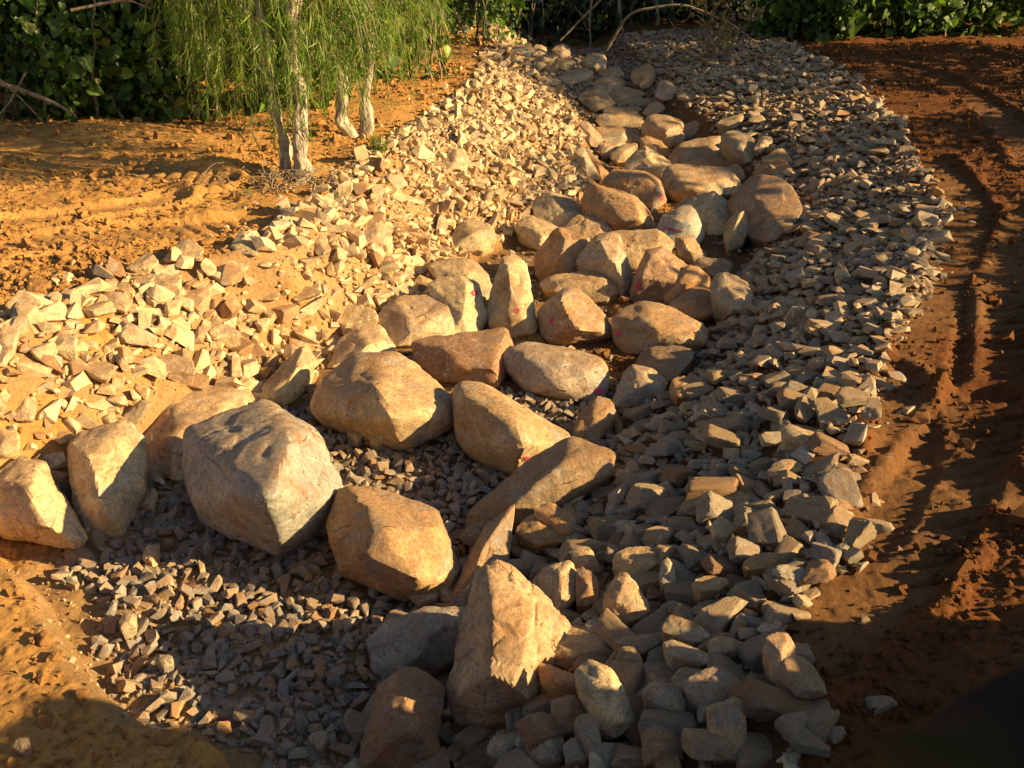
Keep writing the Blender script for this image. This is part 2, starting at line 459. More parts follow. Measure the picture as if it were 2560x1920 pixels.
# ---------------------------------------------------------------- ground
def build_ground():
    fine = np.exp(np.linspace(math.log(1.6), math.log(23.5), 780))
    ys = np.concatenate([np.linspace(-40, 1.4, 24), fine, 23.5 + np.linspace(.3, 1, 26) ** 2.2 * 180])
    n = 600
    c = np.linspace(-1, 1, n)
    W = np.clip(.66 * ys + .9, 3.2, 60)
    a = np.abs(c)
    X = np.where(a[None, :] < .9, c[None, :] / .9 * W[:, None], np.sign(c)[None, :] * (W[:, None] + ((a[None, :] - .9) / .1) ** 2 * (230 - W[:, None])))
    Y = np.repeat(ys[:, None], n, 1)
    x, y = X.ravel(), Y.ravel()
    z = ground_z(x, y)
    nr = len(ys)
    i = (np.arange(nr - 1)[:, None] * n + np.arange(n - 1)[None, :]).ravel()
    F = np.stack([i, i + 1, i + n + 1, i + n], 1)
    cover = masks(x, y)
    lo, li, ri, ro = edges(y)
    orange = np.array([.52, .285, .090]); red = np.array([.165, .064, .020])  # redder earth on the right, darkened to stand in for shade there
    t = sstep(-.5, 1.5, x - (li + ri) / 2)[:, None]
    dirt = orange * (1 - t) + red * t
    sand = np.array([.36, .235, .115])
    sandr = np.array([.17, .085, .036])  # darkened under the right-bank stones so the gaps look shaded
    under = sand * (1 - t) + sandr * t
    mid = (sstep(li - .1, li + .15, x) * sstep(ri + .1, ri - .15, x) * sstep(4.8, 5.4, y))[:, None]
    under = under * (1 - mid) + np.array([.17, .10, .05]) * mid  # brown floor earth, darkened further for shade in the gaps between boulders
    dry = np.zeros(len(x))
    for pts, width, pitch, depth, skew in TRACKS:
        d, s, side = seg_dist(x, y, pts)
        dry = np.maximum(dry, sstep(width * .5, width * .4, d) * sstep(-.3, .4, noise2(x * .9 + 3, y * .9, 77)))
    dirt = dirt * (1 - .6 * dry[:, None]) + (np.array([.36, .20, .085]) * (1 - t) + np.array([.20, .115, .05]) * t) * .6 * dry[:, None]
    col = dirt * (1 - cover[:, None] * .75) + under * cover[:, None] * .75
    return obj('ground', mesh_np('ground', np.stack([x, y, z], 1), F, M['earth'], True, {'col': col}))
tag(build_ground(), 'orange brown bare earth with machine track marks on both sides of the stone channel', kind='structure')

# ---------------------------------------------------------------- traced boulders, rocks and clods
PAL = {'s': (.50, .36, .20), 'w': (.62, .49, .29), 'g': (.46, .385, .265), 'G': (.37, .37, .31), 'b': (.40, .25, .13),
       'o': (.52, .30, .13), 'd': (.30, .215, .135), 'B': (.46, .29, .15), 'c': (.3, .13, .04)}
# (kind, colour, level, label, short name, ring points mm, bump points mm, view vector)
TRACED = [
('boulder', 'w',5, 'pale wedge-shaped boulder standing upright at the left edge of the photo', 'pale wedge-shaped boulder', [-3283,4821,230,-3227,4873,265,-3118,4945,313,-3028,4939,309,-2939,4886,273,-2859,4808,221,-2743,4653,121,-2585,4501,25,-2614,4446,-9,-2891,4482,13,-3118,4532,45,-3212,4602,88], [-2906,4566,336,-2712,4356,237,-2590,4379,102], (-0.429,0.711,-0.558)),
('boulder', 'w',5, 'tall pale upright boulder with soil on its shoulder, second from the left edge', 'tall pale upright boulder', [-2827,5123,368,-2654,5155,392,-2531,5213,437,-2470,5174,407,-2411,5072,329,-2363,4989,267,-2370,4919,216,-2332,4832,152,-2381,4671,37,-2393,4600,-12,-2580,4604,-10,-2707,4708,63,-2787,4894,198,-2823,5033,300], [-2606,4843,387,-2524,4671,314,-2456,4543,200], (-0.389,0.734,-0.556)),
('boulder', 'w',5, 'low pale rounded boulder behind the large grey block at left', 'low pale rounded boulder', [-2611,5696,95,-2581,5933,152,-2398,6082,191,-2177,6102,197,-2022,6029,177,-1922,5885,140,-1898,5625,80,-1992,5279,14,-2258,5166,-4,-2503,5347,26], [-2377,5652,217,-2103,5504,228,-2371,5304,147], (-0.34,0.78,-0.526)),
('boulder', 'G',6, 'largest block, smooth grey face, sunlit facet and shaded left side, above the gravel pool', 'largest block', [-2023,4769,248,-2047,4945,374,-2026,5054,453,-1897,5073,467,-1712,5125,506,-1619,5196,559,-1541,5177,544,-1349,5073,467,-1233,4958,383,-1055,4719,213,-1071,4670,178,-1168,4522,78,-1372,4381,-15,-1521,4450,30,-1855,4596,128,-1954,4670,178], [-1265,4684,649,-1264,4288,684,-1263,3930,690,-1271,4099,319], (-0.249,0.758,-0.603)),
('boulder', 'B',5, 'big brown boulder with a cracked shelf across it, on the gravel pool edge', 'big brown boulder', [-1013,4571,333,-903,4574,334,-705,4521,301,-453,4446,254,-406,4360,201,-335,4214,114,-279,4130,65,-329,4058,25,-470,3997,-9,-613,3999,-8,-801,4070,32,-965,4130,65,-1036,4286,157,-1053,4409,231], [-804,4282,390,-721,4061,427,-418,4174,326,-509,3853,248,-817,3969,310], (-0.088,0.751,-0.655)),
('boulder', 's',5, 'wide double-humped sandstone boulder in mid channel between gravel beds', 'wide double-humped sandstone boulder', [-1292,6211,337,-1188,6263,365,-1015,6283,377,-892,6258,362,-743,6166,311,-584,6029,237,-462,5938,189,-405,5860,148,-418,5771,102,-543,5660,47,-762,5542,-10,-883,5584,10,-918,5682,58,-1091,5749,91,-1259,5754,94,-1401,5793,114,-1478,5882,159,-1441,6017,231,-1359,6131,292], [-953,6000,444,-991,5809,438,-868,5473,426,-829,5340,333,-636,5453,324,-562,5772,293,-1244,5787,333,-1114,5595,299], (-0.124,0.84,-0.528)),
('boulder', 'w',5, 'pale yellowish boulder with an ochre stained end, left of mid channel', 'pale yellowish boulder', [-1525,6829,-5,-1477,7057,85,-1404,7164,129,-1303,7256,169,-1206,7287,182,-1129,7264,172,-1045,7164,129,-994,7041,79,-1010,6917,29,-1215,6905,24,-1355,6860,6,-1448,6837,-2], [-1248,7049,183,-1210,6849,146,-1089,6941,168], (-0.184,0.875,-0.448)),
('rock', 'w',5, 'small leaning pale boulder at the foot of the left bank above gravel', '', [-1929,6239,51,-1839,6419,126,-1723,6601,206,-1625,6640,223,-1554,6505,164,-1630,6290,72,-1709,6121,4,-1811,6095,-6,-1899,6154,17], [-1656,6274,202,-1768,6104,134], (-0.248,0.841,-0.481)),
('boulder', 'b',5, 'broad flat-topped brown boulder with a pink paint dash on its right edge', 'broad flat-topped brown boulder', [-821,6861,180,-771,6917,208,-628,6928,214,-425,6962,231,-185,6962,231,-16,6941,221,17,6867,183,-52,6794,147,-66,6687,94,-74,6568,37,-131,6474,-7,-258,6483,-2,-422,6535,22,-515,6555,31,-632,6568,37,-735,6727,114], [-74,6702,270,-118,6479,200,-550,6668,234,-404,6491,169], (-0.026,0.88,-0.475)),
('boulder', 'g',5, 'greyish boulder right of the flat-topped one, pink dash at its lower right', 'greyish boulder', [-62,6727,194,35,6781,219,150,6800,227,448,6737,199,646,6644,157,754,6571,125,765,6479,86,752,6357,35,665,6266,-2,496,6256,-6,287,6307,14,110,6398,51,16,6510,99,-62,6633,152], [76,6495,261,346,6423,249,627,6322,206,323,6221,147], (0.067,0.871,-0.486)),
('boulder', 's',5, 'long saddle-shaped boulder running diagonally with sunlit ridge, beside the inner gravel bed', 'long saddle-shaped boulder', [-412,5839,328,-348,5876,349,-212,5865,343,-128,5828,322,-45,5733,268,99,5638,216,280,5565,176,380,5503,143,398,5452,116,296,5390,84,115,5309,42,36,5206,-10,-102,5284,29,-323,5421,100,-396,5607,199,-408,5754,280], [-336,5630,396,-179,5415,402,-23,5309,407,34,5098,302,238,5233,218], (-0.005,0.831,-0.556)),
('boulder', 'd',5, 'long dark shaded slab leaning along the right bank beside the gravel bed', 'long dark shaded slab', [398,5053,374,524,4949,376,609,4818,358,586,4732,319,445,4727,268,340,4709,225,238,4622,159,11,4551,55,-187,4544,-17,-262,4638,-11,-134,4791,90,71,4957,224,250,5041,319], [352,4777,412,67,4585,271], (-0.025,0.792,-0.609)),
('rock', 'd',5, 'dark flat slab in shade behind the pointed grey boulder, right of channel', 'dark flat slab', [1006,6804,-4,1100,6934,41,1217,6937,70,1416,6895,111,1459,6833,112,1475,6736,101,1378,6636,62,1290,6505,23,1202,6479,-2,1136,6637,3,1027,6751,-7], [1147,6762,87,1309,6672,113], (0.161,0.869,-0.468)),
('rock', 'g',5, 'grey pointed boulder at the right bank with only its crest in sun', 'grey pointed boulder', [781,6172,31,883,6399,128,965,6464,156,1032,6449,150,1159,6360,110,1196,6310,89,1142,6202,43,1067,6123,11,898,6084,-5,792,6094,-1], [993,6287,187,1026,6141,153,912,6135,137], (0.13,0.86,-0.494)),
('boulder', 's',5, 'upright block with a broad flat sunlit face, alone in mid channel', 'upright block', [236,7493,128,246,7568,180,301,7653,238,420,7738,297,480,7776,324,539,7768,318,587,7695,267,663,7695,267,719,7643,231,792,7540,160,859,7456,103,881,7383,54,848,7358,38,656,7321,13,464,7287,-10,351,7298,-2,267,7391,59], [442,7502,348,412,7405,323,417,7239,273,531,7075,196,760,7166,164], (0.06,0.9,-0.431)),
('boulder', 'b',5, 'wide dark brown boulder with two sunlit patches, right of the flat-faced block', 'wide dark brown boulder', [897,7434,165,981,7530,207,1112,7593,234,1320,7542,212,1465,7470,181,1586,7375,140,1692,7315,115,1684,7232,81,1627,7127,39,1469,7054,10,1334,7010,-7,1098,7042,6,945,7091,25,871,7221,77], [1036,7268,240,1291,7357,241,1264,7021,211,1445,6937,161,1533,7191,173], (0.163,0.883,-0.44)),
('boulder', 's',5, 'flat-topped boulder directly behind the upright flat-faced block', 'flat-topped boulder directly', [296,8417,130,477,8463,163,691,8505,192,883,8507,193,954,8448,152,1014,8386,109,1017,8303,52,930,8226,-1,773,8219,-6,618,8262,24,451,8298,48,346,8318,62,305,8365,94], [511,8297,167,773,8307,174,927,8266,146], (0.095,0.916,-0.39)),
('boulder', 's',5, 'broad boulder lit only along its top, beyond the white-fronted boulder', 'broad boulder', [1066,9458,260,1207,9487,280,1416,9481,276,1611,9452,256,1674,9388,211,1694,9328,170,1636,9226,100,1467,9123,30,1292,9066,-8,1149,9134,38,1079,9284,140], [1130,9161,220,1401,9164,242,1626,9223,221], (0.132,0.925,-0.357)),
('boulder', 'g',5, 'steep boulder with a narrow white sunlit wedge down its front', 'steep boulder', [653,8781,253,687,8822,295,809,8905,392,886,8924,425,973,8924,445,1058,8892,437,1079,8854,410,1083,8738,314,1135,8575,193,1184,8481,127,1150,8393,49,1079,8336,-14,1011,8429,45,849,8582,133,712,8627,138,656,8713,197], [871,8680,437,930,8412,356,1020,8336,285,1072,8276,186], (0.118,0.916,-0.384)),
('boulder', 's',5, 'small angular boulder with a bright right end above the shaded brown one', '', [610,10218,91,689,10308,152,841,10363,189,990,10321,160,1138,10270,125,1180,10192,73,1173,10138,37,1054,10109,17,915,10074,-6,730,10083,0,632,10128,30], [830,10189,165,1047,10097,144], (0.077,0.942,-0.327)),
('boulder', 'b',5, 'brown boulder wholly in shade with a faint pink dot, left of channel', '', [247,9092,150,349,9154,258,439,9192,339,522,9194,388,614,9127,385,731,9020,364,763,8949,325,758,8896,280,671,8879,216,652,8779,126,558,8726,30,375,8784,-29,267,8914,15], [535,8901,393,486,8726,284], (0.049,0.927,-0.371)),
('boulder', 'w',4, 'pale slab sloping down towards the shaded brown boulder', '', [36,10034,177,110,10107,217,233,10139,235,379,10049,185,548,9976,146,574,9944,129,446,9825,65,311,9689,-7,239,9743,21,156,9853,80,60,9962,138], [263,9821,173,309,9696,91], (0.03,0.94,-0.339)),
('boulder', 'b',5, 'tall rust-brown boulder with a veined sunlit face and shaded foot', 'tall rust-brown boulder', [1314,8635,363,1433,8656,380,1547,8617,347,1647,8533,277,1728,8476,229,1677,8404,169,1561,8275,63,1480,8184,-11,1272,8193,-4,1137,8212,11,1128,8257,48,1189,8367,139,1262,8505,254], [1331,8455,395,1218,8158,272,1491,8118,239,1440,8313,338], (0.144,0.91,-0.389)),
('rock', 'o',4, 'orange-tinted boulder leaning on the tall rust-brown one', 'orange-tinted boulder', [1448,8131,34,1508,8225,107,1601,8338,195,1713,8407,249,1775,8396,240,1844,8358,210,1896,8300,165,1870,8206,92,1769,8140,41,1641,8102,13,1536,8076,-8,1454,8091,4], [1528,8057,176,1611,8158,234,1707,8113,219], (0.173,0.904,-0.391)),
('rock', 'o',5, 'golden rough-topped boulder with dark pits, near the right riprap', 'golden rough-topped boulder', [1457,7891,49,1580,8025,101,1707,8132,145,1791,8149,151,1867,8106,134,1904,8011,96,1947,7929,63,1912,7831,26,1765,7752,-4,1645,7752,-4,1544,7818,21], [1651,7862,138,1778,7902,142,1678,7756,75], (0.196,0.894,-0.403)),
('rock', 'g',4, 'smooth grey shaded boulder against the right riprap edge', 'smooth grey shaded boulder', [1816,7881,270,1877,7985,312,1980,8003,319,2096,7974,307,2150,7908,280,2166,7802,239,2171,7697,198,2106,7579,153,1948,7566,149,1866,7657,183,1823,7762,223], [1927,7735,309,2021,7604,259], (0.238,0.889,-0.392)),
('rock', 's',4, 'small pale block between the broad boulder and right riprap', 'small pale block', [1763,9498,185,1892,9503,188,1954,9428,136,2014,9345,81,2065,9238,8,1930,9217,-6,1832,9264,26,1765,9293,45,1743,9416,128], [1828,9321,175,1864,9227,112], (0.198,0.916,-0.348)),
('rock', 'd',4, 'dark squat boulder in shade behind the orange-tinted one', 'dark squat boulder', [1859,8908,64,1889,8973,99,2005,9001,114,2171,8986,106,2256,8921,71,2203,8825,20,2086,8780,-3,1977,8793,3,1873,8844,30], [1978,8850,99,2118,8824,85], (0.21,0.908,-0.362)),
('boulder', 'w',5, 'tall pale pinnacle-shaped boulder with a pink dot, left of the flat-faced block', 'tall pale pinnacle-shaped boulder', [-71,8082,437,-31,8145,488,19,8123,480,105,8058,446,136,7995,406,128,7918,351,123,7851,303,176,7757,247,206,7610,151,217,7494,75,167,7412,13,38,7401,-14,-88,7456,3,-196,7550,49,-212,7695,145,-170,7833,247,-111,7960,345], [-21,7896,465,-40,7753,406,-1,7546,335,84,7393,225,-48,7412,217], (0.005,0.904,-0.426)),
('boulder', 'w',5, 'pale boulder marked pink beside the pinnacle-shaped one, left side', 'pale boulder', [-760,7937,283,-669,7997,314,-390,7992,311,-287,7806,218,-233,7597,118,-371,7342,0,-504,7323,-9,-689,7572,106], [-420,7683,284,-430,7415,199], (-0.054,0.901,-0.43)),
('boulder', 'w',5, 'rounded pale boulder crossed by white veins at the left bank foot', 'rounded pale boulder', [-1189,7557,113,-1118,7727,174,-978,7813,206,-766,7818,209,-487,7727,174,-422,7557,113,-453,7389,54,-632,7306,26,-769,7237,3,-938,7209,-6,-1055,7278,17,-1150,7417,64], [-914,7386,212,-631,7386,212,-823,7231,128], (-0.114,0.894,-0.433)),
('boulder', 'w',5, 'low pale boulder just above the pink-marked one on the left', 'low pale boulder just', [-835,8673,218,-606,8730,250,-373,8673,218,-256,8543,145,-185,8364,47,-285,8262,-7,-481,8441,89,-710,8479,110], [-501,8461,226], (-0.032,0.921,-0.389)),
('boulder', 'w',5, 'pale slab with fresh earth at its lower side, left edge of channel', 'pale slab', [249,10748,185,347,10870,251,487,10895,265,727,10811,219,826,10685,151,893,10591,101,766,10498,51,625,10384,-8,439,10415,8,306,10539,73], [477,10627,239,641,10462,169], (0.048,0.947,-0.319)),
('boulder', 'b',5, 'dark brown humped boulder with a narrow sunlit right corner', 'dark brown humped boulder', [812,10554,279,886,10692,386,1042,10733,418,1192,10668,367,1428,10619,329,1530,10505,242,1606,10392,156,1643,10231,35,1480,10167,-12,1198,10183,-1,1087,10295,83,907,10392,156], [1129,10359,373,1417,10253,354,1466,10030,188,1193,10094,235], (0.132,0.937,-0.322)),
('boulder', 'b',5, 'brown boulder with a flat crest behind the dark humped one', '', [1130,11563,217,1255,11668,296,1444,11717,334,1666,11717,334,1808,11635,272,1894,11527,190,1926,11347,56,1804,11258,-10,1633,11276,3,1513,11383,83,1280,11455,136], [1416,11439,289,1714,11353,295], (0.144,0.945,-0.293)),
('boulder', 's',5, 'large oblong boulder lit along its front, centre of the channel', 'large oblong boulder', [1941,11819,202,2036,11935,280,2231,11990,317,2452,11939,283,2719,11960,296,2867,11799,188,2952,11709,128,2909,11629,75,2648,11550,23,2327,11501,-10,2106,11511,-3,1967,11596,53], [2096,11712,278,2082,11376,141,2611,11558,218,2442,11398,134], (0.192,0.939,-0.285)),
('boulder', 'w',5, 'tapered boulder with a bright yellow top touching the oblong boulder', 'tapered boulder', [1606,12845,151,1752,13024,258,1898,13065,283,2074,12976,229,2264,12761,102,2084,12572,-8,1999,12614,16,1805,12690,60,1587,12726,81], [1859,12743,248,2003,12577,151], (0.154,0.952,-0.265)),
('rock', 's',4, 'small squat boulder left of the tapered bright one', 'small squat boulder', [1446,13476,93,1616,13627,172,1831,13649,184,1832,13545,129,1675,13298,1,1506,13284,-6,1430,13394,50], [1613,13378,128], (0.115,0.961,-0.253)),
('rock', 'o',4, 'orange-stained block behind the tapered bright boulder', 'orange-stained block', [1910,13938,161,2027,14023,206,2233,13910,146,2283,13768,73,2292,13614,-6,2188,13678,27,1920,13811,95], [2084,13772,158], (0.161,0.956,-0.246)),
('boulder', 's',5, 'oblong boulder with a sunlit strip, two rows beyond the large oblong one', 'oblong boulder', [2275,13353,71,2457,13579,205,2726,13698,276,3067,13698,276,3136,13579,205,3159,13415,108,2892,13340,64,2635,13290,35,2459,13215,-8,2297,13265,21], [2455,13280,163,2889,13418,244], (0.171,0.952,-0.252)),
('boulder', 'o',5, 'low reddish-topped boulder right behind the large oblong one', 'low reddish-topped boulder', [2412,13020,43,2606,13167,119,2858,13194,133,3102,13167,119,3158,13034,50,3117,12967,16,2947,12954,9,2616,12927,-4,2418,12980,23], [2745,13016,96], (0.203,0.945,-0.256)),
('boulder', 's',4, 'squarish boulder with two sunlit bumps in the upper channel', 'squarish boulder', [2035,14579,299,2122,14689,386,2284,14733,421,2505,14667,369,2639,14601,316,2656,14426,178,2632,14295,76,2400,14240,33,2140,14327,101,2015,14447,195], [2200,14401,338,2549,14354,326,2332,14176,214], (0.169,0.958,-0.232)),
('boulder', 's',4, 'long flat boulder across the upper channel, left of the squarish one', 'long flat boulder', [1381,15199,186,1425,15342,259,1539,15454,317,2035,15428,304,2122,15294,235,2080,15095,133,1821,15120,146,1469,15095,133], [1732,15232,271], (0.115,0.97,-0.216)),
('boulder', 's',4, 'flat boulder below the long flat one in the upper channel', 'flat boulder', [1301,14619,167,1434,14749,235,1774,14725,222,2044,14634,175,2030,14478,95,1882,14379,44,1618,14454,82,1371,14469,90], [1665,14537,197], (0.126,0.965,-0.231)),
('rock', 'g',4, 'small grey wedge below two flat boulders, upper channel left', 'small grey wedge', [1370,14330,112,1614,14463,181,1742,14389,142,1762,14294,93,1639,14206,48,1419,14227,59], [1576,14286,133], (0.104,0.967,-0.234)),
('boulder', 's',4, 'thin pale slab lying crosswise in the upper channel', 'thin pale slab', [1527,15833,251,1606,15916,294,2117,15916,294,2165,15849,260,2080,15766,217,1573,15783,226], [1842,15832,275], (0.113,0.973,-0.202)),
('rock', 's',4, 'small rounded boulder right behind the squarish one', 'small rounded boulder', [2151,15561,220,2286,15732,331,2481,15759,349,2548,15649,277,2440,15580,233,2244,15526,197], [2341,15590,301], (0.14,0.969,-0.206)),
('boulder', 's',4, 'long thin slab pointing right across the upper channel', 'long thin slab', [1819,16136,286,1907,16255,347,2180,16255,347,2603,16221,329,2595,16146,291,2362,16092,263,1894,16085,260], [2169,16156,323], (0.129,0.972,-0.196)),
('boulder', 's',4, 'angular boulder with shaded left side above the thin slabs', 'angular boulder', [1678,16544,401,1791,16655,466,2020,16671,475,2190,16592,429,2318,16553,406,2201,16417,327,1896,16353,291,1769,16331,278,1687,16417,327], [1920,16418,412], (0.109,0.975,-0.192)),
('boulder', 'w',4, 'pale cleaved boulder in the upper channel', 'pale cleaved boulder', [1466,17084,458,1583,17223,539,1819,17256,558,2051,17157,500,1991,17041,433,1800,16975,395,1690,16860,329,1489,16942,376], [1747,17012,501], (0.098,0.978,-0.183)),
('boulder', 's',4, 'smooth tan boulder at the left side of the upper channel', 'smooth tan boulder', [1127,16175,381,1342,16419,509,1566,16419,509,1655,16249,420,1746,16074,329,1560,15929,255,1386,15879,230,1225,16064,324], [1416,16041,412], (0.09,0.976,-0.2)),
('boulder', 'w',4, 'brightest pale flat boulder near the head of the channel', 'brightest pale flat boulder', [866,17544,478,956,17701,559,1228,17821,622,1413,17776,598,1490,17626,521,1372,17506,459,1050,17395,403,921,17458,435], [1185,17517,539], (0.059,0.983,-0.175)),
('rock', 's',4, 'small tan boulder behind the brightest flat one', 'small tan boulder', [748,18710,575,952,18767,612,1118,18717,579,1216,18577,489,1026,18478,425,778,18567,482], [999,18545,539], (0.055,0.985,-0.164)),
('rock', 'w',4, 'blocky sunlit boulder at the head of the channel', 'blocky sunlit boulder', [1327,18567,589,1449,18696,689,1701,18701,694,1807,18610,622,1793,18433,486,1599,18331,407,1411,18453,501], [1572,18450,621,1591,18289,514], (0.086,0.983,-0.165)),
('boulder', 's',4, 'small angular boulder right of the blocky sunlit one', '', [1623,18058,487,1799,18186,570,2018,18196,577,2108,18035,472,1946,17929,404,1706,17993,445], [1893,17992,511], (0.106,0.98,-0.169)),
('rock', 's',4, 'cube-like boulder with a bright top standing alone at upper right', 'cube-like boulder', [2104,17091,624,2429,17240,740,2529,17130,654,2544,16999,552,2455,16838,428,2293,16787,388,2147,16890,468], [2321,16939,637,2442,16861,576], (0.138,0.974,-0.18)),
('rock', 'g',4, 'rounded grey boulder below the cube-like one', 'rounded grey boulder', [2454,16137,513,2511,16279,606,2659,16285,610,2751,16165,531,2842,16103,491,2827,15961,399,2574,15905,363,2435,15981,412], [2599,15991,516], (0.157,0.969,-0.191)),
('boulder', 's',4, 'flat tan boulder at right edge of the upper channel', 'flat tan boulder', [2656,14624,233,2915,14791,320,3248,14889,371,3325,14754,301,3139,14594,218,2756,14422,130,2665,14503,171], [2973,14595,296], (0.183,0.957,-0.223)),
('rock', 's',4, 'small tilted slab with a sunlit top by the right riprap', 'small tilted slab', [3047,13939,408,3181,14041,460,3460,14135,508,3457,14035,457,3315,13860,368,3181,13895,385], [3268,13936,451], (0.227,0.95,-0.214)),
('rock', 'g',4, 'grey-green boulder in shade at right of the channel bend', 'grey-green boulder', [2988,13206,388,3136,13300,437,3317,13273,423,3398,13113,338,3403,12895,226,3270,12729,141,3110,12861,208,3018,13059,311], [3153,12961,375], (0.241,0.939,-0.247)),
('rock', 'w',4, 'small bright pale rock on the right riprap slope', 'small bright pale rock', [3343,12803,303,3454,12971,413,3598,12987,423,3629,12904,369,3431,12758,274], [3487,12842,384], (0.252,0.938,-0.237)),
('boulder', 'G',4, 'blue-grey rounded boulder with pink smears, centre right of channel', 'blue-grey rounded boulder', [1590,9873,89,1632,9991,184,1714,10094,269,1884,10171,332,2018,10198,354,2079,10124,293,2116,10005,196,2119,9873,89,2023,9756,-5,1733,9749,-11,1601,9800,30], [1806,9860,294,1957,9793,267], (0.17,0.928,-0.333)),
('boulder', 'g',5, 'broad smooth boulder behind the blue-grey one with pink smears', 'broad smooth boulder', [1944,10777,140,2123,10858,240,2380,10768,280,2548,10551,228,2647,10329,156,2565,10238,85,2426,10167,5,2244,10244,-22,2141,10459,47], [2333,10518,273,2375,10240,154], (0.211,0.925,-0.317)),
('rock', 's',4, 'narrow upright boulder with sunlit front at the right bank', 'narrow upright boulder', [2350,9843,183,2450,9945,266,2551,9977,293,2609,9901,231,2597,9771,124,2514,9655,31,2362,9605,-9,2327,9713,78], [2465,9771,241,2403,9656,148], (0.225,0.916,-0.333)),
('boulder', 'd',5, 'very large smooth dark slab in shade on the right side of the channel', 'very large smooth dark slab', [2504,10443,261,2725,10675,414,2899,10767,510,3087,10550,532,3182,10294,511,3160,9926,422,3022,9532,288,2896,9338,200,2714,9466,142,2612,9672,135,2592,10081,212], [2779,10221,438,2808,9654,352], (0.263,0.91,-0.321)),
('boulder', 'd',5, 'dark dome boulder with thin lit rim beside the right riprap', 'dark dome boulder', [2760,11444,-20,2931,11613,99,3139,11781,231,3306,11709,251,3508,11455,211,3418,11372,151,3162,11412,89,2984,11401,30], [3131,11491,200], (0.234,0.93,-0.285)),
('rock', 'o',4, 'low orange-lit boulder beyond the dark dome boulder', '', [3125,11886,211,3294,12008,322,3465,11950,350,3546,11790,304,3461,11737,253,3258,11801,216], [3346,11826,304], (0.259,0.931,-0.259)),
('rock', 's',4, 'small boulder at the right riprap above the low orange one', 'small boulder', [3278,11985,375,3414,12100,450,3551,12125,467,3612,12017,396,3652,11923,335,3425,11937,344], [3461,11974,426], (0.276,0.929,-0.246)),
('rock', 's',4, 'small boulder wedged right of the large oblong boulder', 'small boulder wedged', [2893,12468,131,3023,12521,166,3136,12457,123,3156,12325,37,3045,12261,-5,2942,12361,60], [3007,12332,118], (0.232,0.935,-0.267)),
('boulder', 'g',4, 'dusky flat boulder, leftmost at the shaded channel head', 'dusky flat boulder', [-111,18145,888,24,18227,941,322,18266,966,407,18122,873,293,18038,819,-57,18015,804], [159,18096,908], (0.006,0.989,-0.148)),
('rock', 'g',3, 'dusky rounded boulder in the middle of the shaded channel head', 'dusky rounded boulder', [351,19823,590,532,20001,705,708,19912,648,709,19692,506,526,19681,499], [557,19775,625], (0.031,0.988,-0.15)),
('rock', 'g',4, 'dusky boulder, rightmost at the shaded channel head', 'dusky boulder', [827,20046,572,957,20190,665,1166,20154,641,1208,19931,498,1007,19867,456], [1023,19962,584], (0.05,0.987,-0.151)),
('rock', 's',4, 'half-lit low boulder just before the shaded channel head', '', [474,17708,762,609,17803,823,821,17794,817,851,17724,772,684,17629,711,499,17597,691], [658,17654,770], (0.028,0.987,-0.157)),
('rock', 'g',4, 'steep grey shaded slab at the foot of the left bank', 'steep grey shaded slab', [833,12525,333,986,12623,358,1069,12478,237,1195,12232,37,1086,12222,60,934,12345,183], [971,12363,287], (0.089,0.959,-0.27)),
('rock', 'o',4, 'thin orange-edged slab beside the steep grey one', 'thin orange-edged slab', [1065,12678,215,1156,12693,225,1324,12431,51,1207,12363,6], [1181,12472,139], (0.094,0.958,-0.27)),
('rock', 'w',4, 'pale rounded boulder at the left bank foot, upper channel', 'pale rounded boulder', [1008,14262,336,1146,14305,359,1252,14132,267,1352,13988,192,1341,13811,101,1206,13782,87,1086,13974,185], [1166,13921,251], (0.089,0.967,-0.239)),
('rock', 'w',4, 'small pale boulder below the pale rounded one', 'small pale boulder', [1271,13682,127,1371,13741,166,1521,13741,166,1637,13713,147,1448,13599,72,1401,13524,23,1317,13548,39], [1403,13611,133], (0.097,0.964,-0.247)),
('boulder', 's',6, 'huge triangular sandstone boulder with pitted face near the bottom centre', 'huge triangular sandstone boulder', [-145,3449,678,-97,3468,701,-22,3454,684,13,3407,629,117,3351,565,210,3296,501,261,3249,448,217,3197,389,184,3142,327,191,3075,251,161,3015,183,8,3001,168,-140,3015,183,-267,3032,203,-283,3088,266,-227,3183,373,-182,3320,530], [-97,3285,699,-84,3108,666,-91,2905,567,89,3029,620,8,2841,498,-217,2958,374], (-0.013,0.673,-0.74)),
('boulder', 'd',5, 'narrow shaded slab with a jagged lit edge behind the huge triangular boulder', 'narrow shaded slab', [-360,3912,11,-289,4054,78,-203,4259,178,-124,4360,235,-30,4421,276,-9,4319,232,-29,4158,159,-119,4035,94,-194,3912,35,-268,3843,-2], [-159,4144,236,-206,3977,160], (-0.06,0.74,-0.67)),
('boulder', 'G',5, 'blue-veined grey boulder in shade left of the huge triangular boulder', 'blue-veined grey boulder', [-717,3512,146,-672,3544,179,-452,3619,256,-310,3617,254,-221,3607,244,-237,3544,179,-282,3449,83,-408,3390,23,-603,3359,-8,-687,3410,43], [-586,3434,236,-398,3398,285,-484,3314,201], (-0.123,0.688,-0.715)),
('rock', 'b',5, 'brown shaded boulder cut by the bottom edge of the photo', 'brown shaded boulder', [-621,2983,190,-599,3051,263,-521,3092,308,-405,3093,309,-346,3058,271,-322,2983,190,-334,2843,40,-508,2797,-9,-658,2810,5,-649,2910,111], [-483,2931,319,-434,2815,249,-535,2788,194], (-0.129,0.62,-0.774)),
